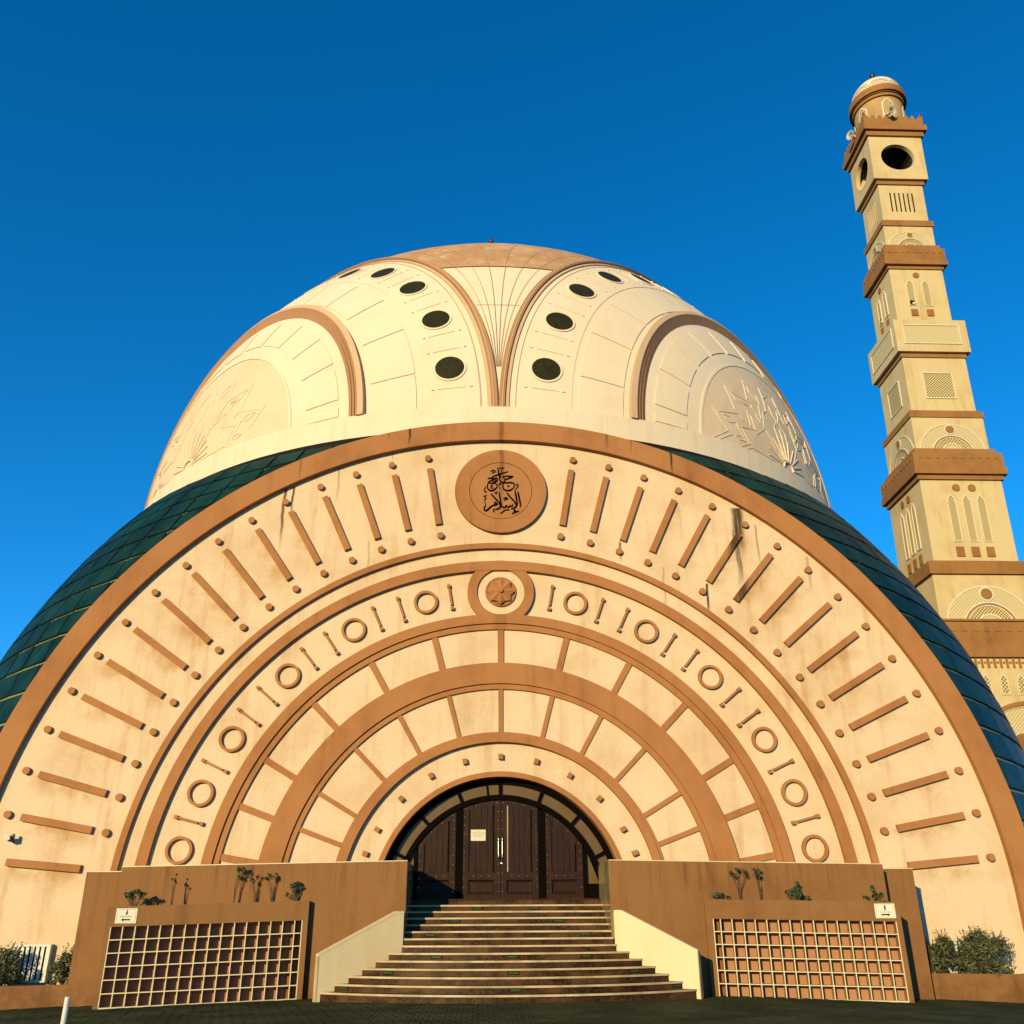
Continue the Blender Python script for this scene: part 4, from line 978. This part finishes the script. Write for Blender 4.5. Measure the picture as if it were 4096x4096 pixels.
stage(2.46, 31.2, 31.62, 'mtan', 'cornice'); stage(2.30, 31.62, 31.78, 'mtan', 'cornice')
sq = stage(2.15, 31.7, 35.93, 'mcream')
def rect_screen(hw, u0, u1, z0, z1, parent, mat='lattice', fr=.07):
    for fc in FACES:
        mp = fc(hw); o = [(u0, z0), (u1, z0), (u1, z1), (u0, z1)]; i_ = [(u0+fr, z0+fr), (u1-fr, z0+fr), (u1-fr, z1-fr), (u0+fr, z1-fr)]; n = 4
        mb = MB(); mb.add([mp(u, -.06, w) for u, w in o] + [mp(u, -.06, w) for u, w in i_] + [mp(u, .02, w) for u, w in o] + [mp(u, .02, w) for u, w in i_],
               [(k, (k+1) % n, (k+1) % n + n, k + n) for k in range(n)] + [(k, k + 2*n, (k+1) % n + 2*n, (k+1) % n) for k in range(n)] + [(k + n, (k+1) % n + n, (k+1) % n + 3*n, k + 3*n) for k in range(n)])
        wn_ = mput('lattice_panel', mb, M['white'], parent); mb = MB(); mb.prism(i_, -.012, .02, mp); mput('screen', mb, M[mat], wn_)
rect_screen(2.15, -1.02, 1.02, 32.75, 34.75, sq)
stage(2.25, 35.93, 36.26, 'mtan', 'cornice')
rc = stage(2.49, 36.26, 38.82, 'mcream'); rect_screen(2.49, -1.95, 1.95, 36.85, 38.4, rc, 'lattice_pale')
w2 = stage(1.91, 38.82, 43.49, 'mcream')
for u in (-.62, .50): window(1.91, u, 40.35, 42.55, .27, w2, sp=.22, fr=.05)
for fc in FACES:
    mb = MB(); mb.prism([(-.80, 40.42), (-.45, 40.42), (-.52, 40.60), (-.46, 40.78), (-.80, 40.80)], -.05, .0, fc(1.91)); mput('broken_screen', mb, M['dark'], w2)
    mb = MB(); mb.prism([(-.72, 40.5), (-.5, 40.45), (-.42, 40.66), (-.62, 40.62)], -.075, -.052, fc(1.91)); mput('loose_piece', mb, M['white'], w2)
for fc in FACES:
    for u in (-.6, .5):
        mb = MB(); mb.prism([(u-.23, 39.5), (u+.23, 39.5), (u+.23, 40.05), (u-.23, 40.05)], -.07, .02, fc(1.91)); mput('block', mb, M['mtan'], w2)
    mb = MB(); mb.disc(-.06, 42.98, .22, -.07, .02, 20, fc(1.91)); mput('roundel', mb, M['mtan'], w2)
stage(2.02, 43.49, 43.76, 'mtan', 'cornice'); parapet(2.26, 43.76, 45.2, 45.62, 2.02, 9)
a1 = stage(1.81, 45.4, 47.48, 'mcream'); arch_motif(1.81, 45.35, 1.66, a1, .97)
stage(1.915, 47.48, 47.95, 'mtan', 'cornice'); stage(1.8, 47.95, 48.08, 'mtan', 'cornice')
# slotted stage: real slots between piers, dark behind
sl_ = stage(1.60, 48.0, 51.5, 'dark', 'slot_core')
sw_ = 1.68; U = [-.86 + .33 * i for i in range(6)]
zlo, zhi = 48.95, 50.75
stage(sw_, 48.0, zlo, 'mcream'); stage(sw_, zhi, 51.5, 'mcream')
for fc in FACES:
    mp = fc(sw_); e = [-sw_] + [x for u in U for x in (u - .062, u + .062)] + [sw_]
    for i in range(0, len(e), 2):
        mb = MB(); ua, ub = e[i], e[i+1]
        if fc is left and i == 0: ua += .001
        if fc is left and i == len(e) - 2: ub -= .09
        mb.prism([(ua, zlo), (ub, zlo), (ub, zhi), (ua, zhi)], 0, .09, mp); mput('pier', mb, M['mcream'], sl_)
stage(1.81, 51.5, 51.86, 'mtan', 'cornice')
# lantern box with round openings
H = 2.05; z0, z1 = 51.86, 56.03; zc = 54.0; r = 1.27
def holewall(mp, hw_):
    n = 40; o = []; c = []
    for i in range(n):
        a = 2*pi*(i + .5)/n; s_, k_ = sin(a), cos(a); c.append((r*s_, zc + r*k_))
        t = min(hw_/abs(s_) if abs(s_) > 1e-6 else 1e9, ((z1 - zc) if k_ > 0 else (zc - z0))/abs(k_) if abs(k_) > 1e-6 else 1e9); o.append((t*s_, zc + t*k_))
    mb = MB(); mb.add([mp(u, 0, w) for u, w in o] + [mp(u, 0, w) for u, w in c] + [mp(u, .32, w) for u, w in o] + [mp(u, .32, w) for u, w in c],
        [q for k in range(n) for q in ((k, (k+1) % n, (k+1) % n + n, k + n), (k + n, (k+1) % n + n, (k+1) % n + 3*n, k + 3*n), (k + 2*n, k + 3*n, (k+1) % n + 3*n, (k+1) % n + 2*n), (k, k+2*n, (k+1) % n + 2*n, (k+1) % n))])
    for cr in ((hw_, z1), (-hw_, z1), (hw_, z0), (-hw_, z0)): pass
    return mb
def corners(mp, hw_, mb):
    # fill the four corners left by the radial split
    n = 40
    for su in (-1, 1):
        for zz in (z0, z1):
            best = []
            for i in range(n):
                a = 2*pi*(i + .5)/n; s_, k_ = sin(a), cos(a)
                if s_*su <= 0 or (k_ > 0) != (zz == z1): continue
                t = min(hw_/abs(s_), ((z1 - zc) if k_ > 0 else (zc - z0))/abs(k_)); best.append((abs(t*s_ - su*hw_) + abs(zc + t*k_ - zz), t*s_, zc + t*k_, abs(abs(t*s_) - hw_) < 1e-6))
            sa = min(b for b in best if b[3]); sb = min(b for b in best if not b[3])
            tri = [(sa[1], sa[2]), (su*hw_, zz), (sb[1], sb[2])]
            mb.add([mp(u, 0, w) for u, w in tri] + [mp(u, .32, w) for u, w in tri], [(0, 1, 2), (5, 4, 3), (0, 3, 4, 1), (1, 4, 5, 2), (0, 2, 5, 3)])
for nm_, mp in (('front', front(H)), ('back', lambda u, d, w: (u, H*KD - d, w)), ('left', left(H)), ('right', lambda u, d, w: (H - d, u*KD, w))):
    hw_ = H if nm_ in ('front', 'back') else H - .37
    mb = holewall(mp, hw_); corners(mp, hw_, mb); mput('lantern_wall', mb, M['mcream'])
stage(1.7, 51.862, 51.95, 'dark', 'lantern_floor'); stage(1.7, 55.93, 56.02, 'dark', 'lantern_ceiling')  # dark colour of both plates stands in for shade inside the lantern
stage(2.23, 56.03, 56.48, 'mtan', 'cornice'); stage(2.455, 56.48, 57.02, 'mtan', 'cornice')
pa = None
hm = 2.3
for fc in (front, left):
    mp = fc(hm); mb = MB(); e_ = hm if fc is front else hm - .2
    mb.prism([(-hm, 57.02), (e_, 57.02), (e_, 57.62), (-hm, 57.62)], 0, .18, mp); pa = mput('parapet', mb, M['mtan'])
    n = 9
    for i in range(n):
        u0 = -hm + (hm + e_) * i / n; u1 = -hm + (hm + e_) * (i + 1) / n; u = (u0 + u1) / 2; hwm = (u1 - u0) / 2
        mb = MB(); mb.prism([(u0 + .01, 57.62), (u1 - .01, 57.62), (u + .09, 58.03), (u, 58.06), (u - .09, 58.03)] if i not in (0, n - 1) else
                            ([(u0, 57.62), (u1 - .01, 57.62), (u + .02, 58.05), (u0, 58.05)] if i == 0 else [(u0 + .01, 57.62), (u1, 57.62), (u1, 58.05), (u - .02, 58.05)]), 0, .18, mp)
        mput('merlon', mb, M['mtan'], pa)
for x0, x1, y0, y1 in ((hm - .18, hm, -hm*KD + .19, hm*KD), (-hm + .19, hm - .19, hm*KD - .18, hm*KD)):
    mb = MB(); mb.box(x0, x1, y0, y1, 57.02, 57.9); mput('parapet', mb, M['mtan'])
# drum, cornice rings and cap dome
mb = MB(); mb.lathe([(1.84, 57.0), (1.84, 60.45)], (0, 0, 0), 48); dr_ = mput('drum', mb, M['drum'] if 'drum' in M else M['mtan'], smooth=False)
for r_, za, zb_ in ((1.97, 60.32, 60.58), (2.02, 60.66, 60.72), (2.16, 60.74, 61.36), (2.02, 61.36, 61.5)):
    mb = MB(); mb.lathe([(1.7, za), (r_, za), (r_, zb_), (1.7, zb_)], (0, 0, 0), 56); mput('cornice_ring', mb, M['mtan'])
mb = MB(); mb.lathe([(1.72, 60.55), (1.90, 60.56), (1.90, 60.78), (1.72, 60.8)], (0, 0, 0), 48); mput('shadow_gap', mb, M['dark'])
for a in (-125, -65, -5, 55):
    ca, sa = cos(R(a)), sin(R(a))
    def mp(u, d, w, a=a):
        t = R(a) + u / 1.84; rr2 = 1.84 - d; return (rr2 * sin(t), -rr2 * cos(t), w)
    o = pointed(0, 57.5, 60.1, .42, .24); i_ = pointed(0, 57.6, 59.95, .33, .24); n = len(o); mb = MB()
    mb.add([mp(u, -.05, w) for u, w in o] + [mp(u, -.05, w) for u, w in i_] + [mp(u, .03, w) for u, w in o], [(k, (k+1) % n, (k+1) % n + n, k + n) for k in range(n)] + [(k, k + 2*n, (k+1) % n + 2*n, (k+1) % n) for k in range(n)])
    wd_ = mput('lattice_window', mb, M['white'], dr_); mb = MB(); mb.prism(i_, -.02, .03, mp); mput('screen', mb, M['lattice'], wd_)
mb = MB(); n_ = 14; mb.lathe([(1.98 * cos(R(90 * i / n_)) if i < n_ else .001, 61.45 + 2.15 * sin(R(90 * i / n_))) for i in range(n_ + 1)], (0, 0, 0), 48); cd = mput('cap_dome', mb, M['mdome'] if 'mdome' in M else M['dome'], smooth=True)
def cpt(rho, phi, A, h=.03):
    u = pet(rho, phi, A); return (u.x * (1.98 + h), u.y * (1.98 + h), 61.45 + u.z * (2.15 + h))
for A in (-60, -15, 30, 75):
    mb = MB()
    for r0, r1 in ((21.2, 22.4), (15.5, 17.0), (10.5, 11.3), (6, 6.8)):
        P = [(cpt(r0, p, A), cpt(r1, p, A)) for p in range(-84, 85, 8)]; v = [q for pr_ in P for q in pr_]
        mb.add(v, [(2*i, 2*i+1, 2*i+3, 2*i+2) for i in range(len(P) - 1)])
    mput('petal_line', mb, M['rib'], cd, fix=False)
mb = MB(); mb.lathe([(.10, 63.5), (.07, 63.9), (.06, 64.35), (.16, 64.5), (.2, 64.7), (.16, 64.9), (.05, 65.05), (.02, 65.2)], (0, 0, 0), 12); mput('finial', mb, M['dark_metal'])
for u in (-2.28, 2.15):
    mb = MB(); mb.lathe([(.07, 58.0), (.09, 58.1), (.09, 58.22), (.04, 58.28)], (u, -2.0, 0), 10); mput('warning_lamp', mb, M['red'])
# horn loudspeakers
def horn(P, ax, label, sc=1.0):
    t = thing('horn_loudspeaker', P, label, 'loudspeaker', 'horn loudspeakers on the minaret')
    mb = MB(); mb.lathe([(.05, -.62), (.12, -.60), (.13, -.42), (.07, -.40), (.07, -.30), (.12, -.15), (.22, -.05), (.37, 0), (.375, .012), (.355, .01), (.21, -.06), (.10, -.17), (.05, -.3)], P, 28, axis=ax); put('bell', mb, M['horn'], t, smooth=True)
    mb = MB(); mb.lathe([(.05, -.3), (.075, -.2), (.05, -.08), (.01, -.06)], P, 14, axis=ax); put('reflex_cone', mb, M['horn'], t)
    a = Vector(ax).normalized(); q = Vector(P) - a * .5
    mb = MB(); mb.tube([q, q + Vector((0, .1, -.3)), q + Vector((0, .35, -.62))], .03, 6); put('bracket', mb, M['dark_metal'], t)
    return t
horn((30.50, 49.75, 57.95), (.35, -1, -.25), 'pale horn loudspeaker standing on the front parapet before the minaret drum')
horn((27.78, 51.6, 57.25), (-1, -.45, -.12), 'pale horn loudspeaker sticking out sideways from the left parapet of the minaret')

# ================================================================== PLANTING
def low_wall(x0, x1, label):
    t = thing('planter_wall', ((x0 + x1)/2, 25.9, -.3), label, 'wall')
    mb = MB(); mb.hexa([(x0, 25.8, -1), (x1, 25.8, -1), (x1, 25.98, -1), (x0, 25.98, -1), (x0, 25.8, .17 if x0 < 0 else .33), (x1, 25.8, .22 if x0 < 0 else .26), (x1, 25.98, .22 if x0 < 0 else .26), (x0, 25.98, .17 if x0 < 0 else .33)])
    put('wall_face', mb, M['wall'], t)
    mb = MB(); mb.box(x0, x1, 25.98, 27.0, -1, .08); put('soil', mb, M['soil'], t)
low_wall(-14.6, -10.66, 'low tan planter wall left of the terrace, holding two bushes')
low_wall(10.86, 15.0, 'low tan planter wall right of the terrace, holding two bushes')
def leafs(mb, P, nrm, L, w_, rr):
    a = nrm.orthogonal().normalized(); a = (a * cos(rr) + nrm.cross(a) * sin(rr)).normalized(); b = nrm.cross(a)
    mb.add([P - a*L*.5, P + b*w_*.5 + nrm*L*.06, P + a*L*.5, P - b*w_*.5 + nrm*L*.06], [(0, 1, 2, 3)])
def bush(C, rx, ry, h, n, label, seed, mat='leaf', L=.11):
    rr = random.Random(seed); t = thing('bush', C, label, 'bush', 'bushes against the front wall')
    C = Vector(C); clumps = []
    for k in range(26):
        a = rr.uniform(0, 2*pi); q = rr.random() ** .5; zz = rr.uniform(.12, 1)
        prof = (1 - abs(zz - .5) ** 1.8 * 1.3)
        clumps.append((C + Vector((cos(a) * rx * q * prof, sin(a) * ry * q * prof, zz * h * rr.uniform(.82, 1.0))), rr.uniform(.14, .27) * (rx + h) / 1.7))
    fo = MB()
    for k in range(n):
        c, r_ = clumps[rr.randrange(len(clumps))]
        d = Vector((rr.gauss(0, 1), rr.gauss(0, 1), rr.gauss(0, 1))).normalized()
        P = c + d * r_ * rr.uniform(.55, 1.05); P.z = max(P.z, C.z + .03)
        leafs(fo, P, (d + Vector((rr.uniform(-.7, .7), rr.uniform(-.7, .7), rr.uniform(-.2, .9)))).normalized(), L * rr.uniform(.7, 1.25), L * .36, rr.uniform(0, 6.28))
    for k in range(40):      # shoots that break the outline
        c, r_ = clumps[rr.randrange(len(clumps))]; d = Vector((rr.gauss(0, .5), rr.gauss(0, .4), 1)).normalized(); b0 = c + d * r_ * .8
        for j in range(5):
            leafs(fo, b0 + d * .05 * j, Vector((rr.gauss(0, 1), rr.gauss(0, 1), .4)).normalized(), L * .8, L * .3, rr.uniform(0, 6.28))
    put('foliage', fo, M[mat], t, fix=False)
    for k in range(7):
        c, r_ = clumps[k]; mb = MB(); b0 = C + Vector((rr.uniform(-.15, .15) * rx, rr.uniform(-.1, .1), -.08)); mid = (b0 + c) / 2 + Vector((rr.uniform(-.08, .08), 0, .05))
        mb.tube([b0, mid, c], [.022, .015, .007], 5); put('stem', mb, M['stem'], t)
bush((-12.85, 26.35, .08), .55, .38, .86, 2600, 'leafy bush at the left edge, partly hiding the white louvre', 11)
bush((-11.12, 26.4, .08), .42, .36, .88, 2200, 'leafy bush between the white louvre and the terrace wall', 12)
bush((11.55, 26.35, .08), .55, .36, 1.08, 2800, 'dark bush in the shade of the terrace wall', 13)
bush((12.88, 26.32, .08), .74, .44, 1.30, 4600, 'large sunlit bush right of the shaded one', 14)
def spindly(C, h, n, label, seed, lean=.15, dense=1.0):
    rr = random.Random(seed); t = thing('planter_shrub', C, label, 'shrub'); C = Vector(C); lf = MB()
    for k in range(n):
        a = rr.uniform(0, 2*pi); top = C + Vector((cos(a) * lean * rr.uniform(.3, 1), sin(a) * lean * .5, h * 1.14 * rr.uniform(.7, 1)))
        mid = C.lerp(top, .45) + Vector((rr.uniform(-.02, .02), 0, 0)) - Vector(((top - C).x * .25, 0, 0))
        mb = MB(); mb.tube([C + Vector((rr.uniform(-.02, .02), 0, -.06)), mid, top], [.009, .006, .004], 5); put('stem', mb, M['stem'], t)
        r_ = rr.uniform(.045, .095) * dense
        for j in range(int(34 * dense)):
            d = Vector((rr.gauss(0, 1), rr.gauss(0, 1), rr.gauss(.3, 1))).normalized()
            leafs(lf, top + d * r_ * rr.uniform(.2, 1), (d + Vector((rr.uniform(-.5, .5), rr.uniform(-.5, .5), .3))).normalized(), .06, .026, rr.uniform(0, 6.28))
    put('foliage', lf, M['leaf_dark'], t, fix=False)
def succulent(C, w_, h, n, label, seed):
    rr = random.Random(seed); t = thing('planter_shrub', C, label, 'shrub'); C = Vector(C); lf = MB()
    for k in range(n):
        a = rr.uniform(0, 2*pi); q = rr.random(); tip = C + Vector((cos(a) * w_ * q, sin(a) * .14 * q, h * 1.12 * (1 - .55 * q) * rr.uniform(.45, 1)))
        mb = MB(); mb.tube([C + Vector((0, 0, -.05)), C.lerp(tip, .5) + Vector((0, 0, -.03)), tip], [.013, .011, .008], 5); put('stem', mb, M['stem'], t)
        for j in range(20):
            d = Vector((rr.gauss(0, 1), rr.gauss(0, 1), rr.gauss(.4, .8))).normalized()
            leafs(lf, tip + d * .045, (d + Vector((rr.uniform(-.6, .6), rr.uniform(-.6, .6), 0))).normalized(), .10, .035, rr.uniform(0, 6.28))
    put('foliage', lf, M['leaf_dark'], t, fix=False)
def PL(x):
    t_ = (abs(x) - 4.8) / 4.6; yf = 24.55 - .71 * t_; y = min(yf + .30, 24.66)
    return ((x + .616) * y / 24.46 - .616, y, (2.098 - .129 * t_ if x < 0 else 2.082 - .09 * t_) - .05)
succulent(PL(-9.02), .34, .46, 15, 'low spreading dark shrub above the left sign', 21)
spindly(PL(-8.12), .68, 6, 'thin bare stemmed shrub next to the low dark shrub, left planter', 22, .16, .45)
spindly(PL(-6.62), .76, 6, 'tallest tufted shrub on the left planter', 23, .22, 1.25)
spindly(PL(-6.10), .62, 6, 'slender tufted shrub second from the stairs end of the stems, left planter', 24, .24, .75)
spindly(PL(-5.70), .62, 7, 'slender tufted shrub beside the leafy stump, left planter', 25, .2, .8)
succulent(PL(-5.12), .26, .50, 14, 'leafy dark stump at the stairs end of the left planter', 26)
succulent(PL(5.44), .26, .20, 6, 'small sparse shrub at the stairs end of the right planter', 27)
spindly(PL(5.92), .74, 8, 'tallest tufted shrub on the right planter', 28, .24, 1.1)
spindly(PL(6.44), .70, 7, 'upright tufted shrub between the tallest one and the round one, right planter', 29, .17, .9)
succulent(PL(7.40), .30, .44, 17, 'round dark shrub standing alone midway along the right planter', 30)
succulent(PL(9.32), .22, .38, 12, 'dark shrub above the right sign', 31)

# ================================================================== SMALL THINGS ON AND BEFORE THE WALL
def louvre(x0, x1, z0, z1, label):
    t = thing('louvre_vent', ((x0 + x1)/2, 26.9, z0), label, 'vent', 'louvre vents')
    n = 6; y0, y1 = 26.86, 27.04; fr = .055; pw = (x1 - x0 - 2*fr) / n
    mb = MB(); mb.box(x0, x1, y0, y1, z1 - .05, z1); mb.box(x0, x1, y0, y1, z0, z0 + .05); mb.box(x0, x0 + .03, y0, y1, z0 + .05, z1 - .05); mb.box(x1 - .03, x1, y0, y1, z0 + .05, z1 - .05); put('frame', mb, M['louvre'], t)
    mb = MB(); mb.box(x0 + .03, x1 - .03, 26.98, 27.02, z0 + .05, z1 - .05); put('dark_back', mb, M['dark'], t)
    e = x0 + .03
    for k in range(n + 1):
        a = x0 + .03 + (x1 - x0 - .06) * k / (n + .62) + (.0 if k == 0 else 0)
        b = a + (x1 - x0 - .06) / (n + .62) * .62
        mb = MB(); mb.box(a + (.045 if k else 0) * 0, b, y0 + .02, y0 + .05, z0 + .05, z1 - .05); put('slat', mb, M['louvre'], t)
louvre(-12.76, -11.83, .22, 1.11, 'white slatted louvre low on the wall between two bushes, left')
louvre(12.02, 12.95, .26, 1.10, 'white slatted louvre mostly hidden behind the bushes, right')
wl_ = thing('wall_lamp', (-13.45, 27, 3.76), 'small box shaped floodlight fixed to the cream wall near the left edge', 'lamp')
mb = MB(); mb.hexa([(-13.55, 26.72, 3.70), (-13.40, 26.70, 3.70), (-13.40, 26.86, 3.70), (-13.55, 26.86, 3.70), (-13.56, 26.70, 3.82), (-13.41, 26.68, 3.82), (-13.40, 26.88, 3.80), (-13.55, 26.88, 3.80)]); put('housing', mb, M['paint'], wl_)
mb = MB(); mb.box(-13.49, -13.42, 26.8, 27.05, 3.66, 3.72); mb.box(-13.40, -13.36, 26.78, 26.9, 3.68, 3.86); put('bracket', mb, M['dark_metal'], wl_)
sp_ = thing('garden_spotlight', (13.62, 26.1, .3), 'tiny bright garden spotlight at the foot of the large sunlit bush', 'lamp')
mb = MB(); mb.lathe([(.02, 0), (.045, .02), (.05, .09), (.03, .1)], (13.62, 26.05, .30), 12, axis=(-.3, -1, .5)); put('head', mb, M['paint'], sp_)
mb = MB(); mb.tube([(13.62, 26.06, .05), (13.62, 26.06, .32)], .012, 6); put('spike', mb, M['dark_metal'], sp_)
bo = thing('bollard', (-5.72, 13, ground_z(-5.72, 13)), 'slim white painted post standing on the paving in front of the left shoe rack', 'bollard')
mb = MB(); mb.lathe([(.034, -.1), (.034, .79), (.030, .80)], (-5.72, 13, ground_z(-5.72, 13)), 24); put('post', mb, M['paint'], bo, smooth=False)
mb = MB(); mb.lathe([(.07, -.02), (.07, .012), (.06, .02)], (-5.72, 13, ground_z(-5.72, 13)), 20); put('base_plate', mb, M['dark_metal'], bo)
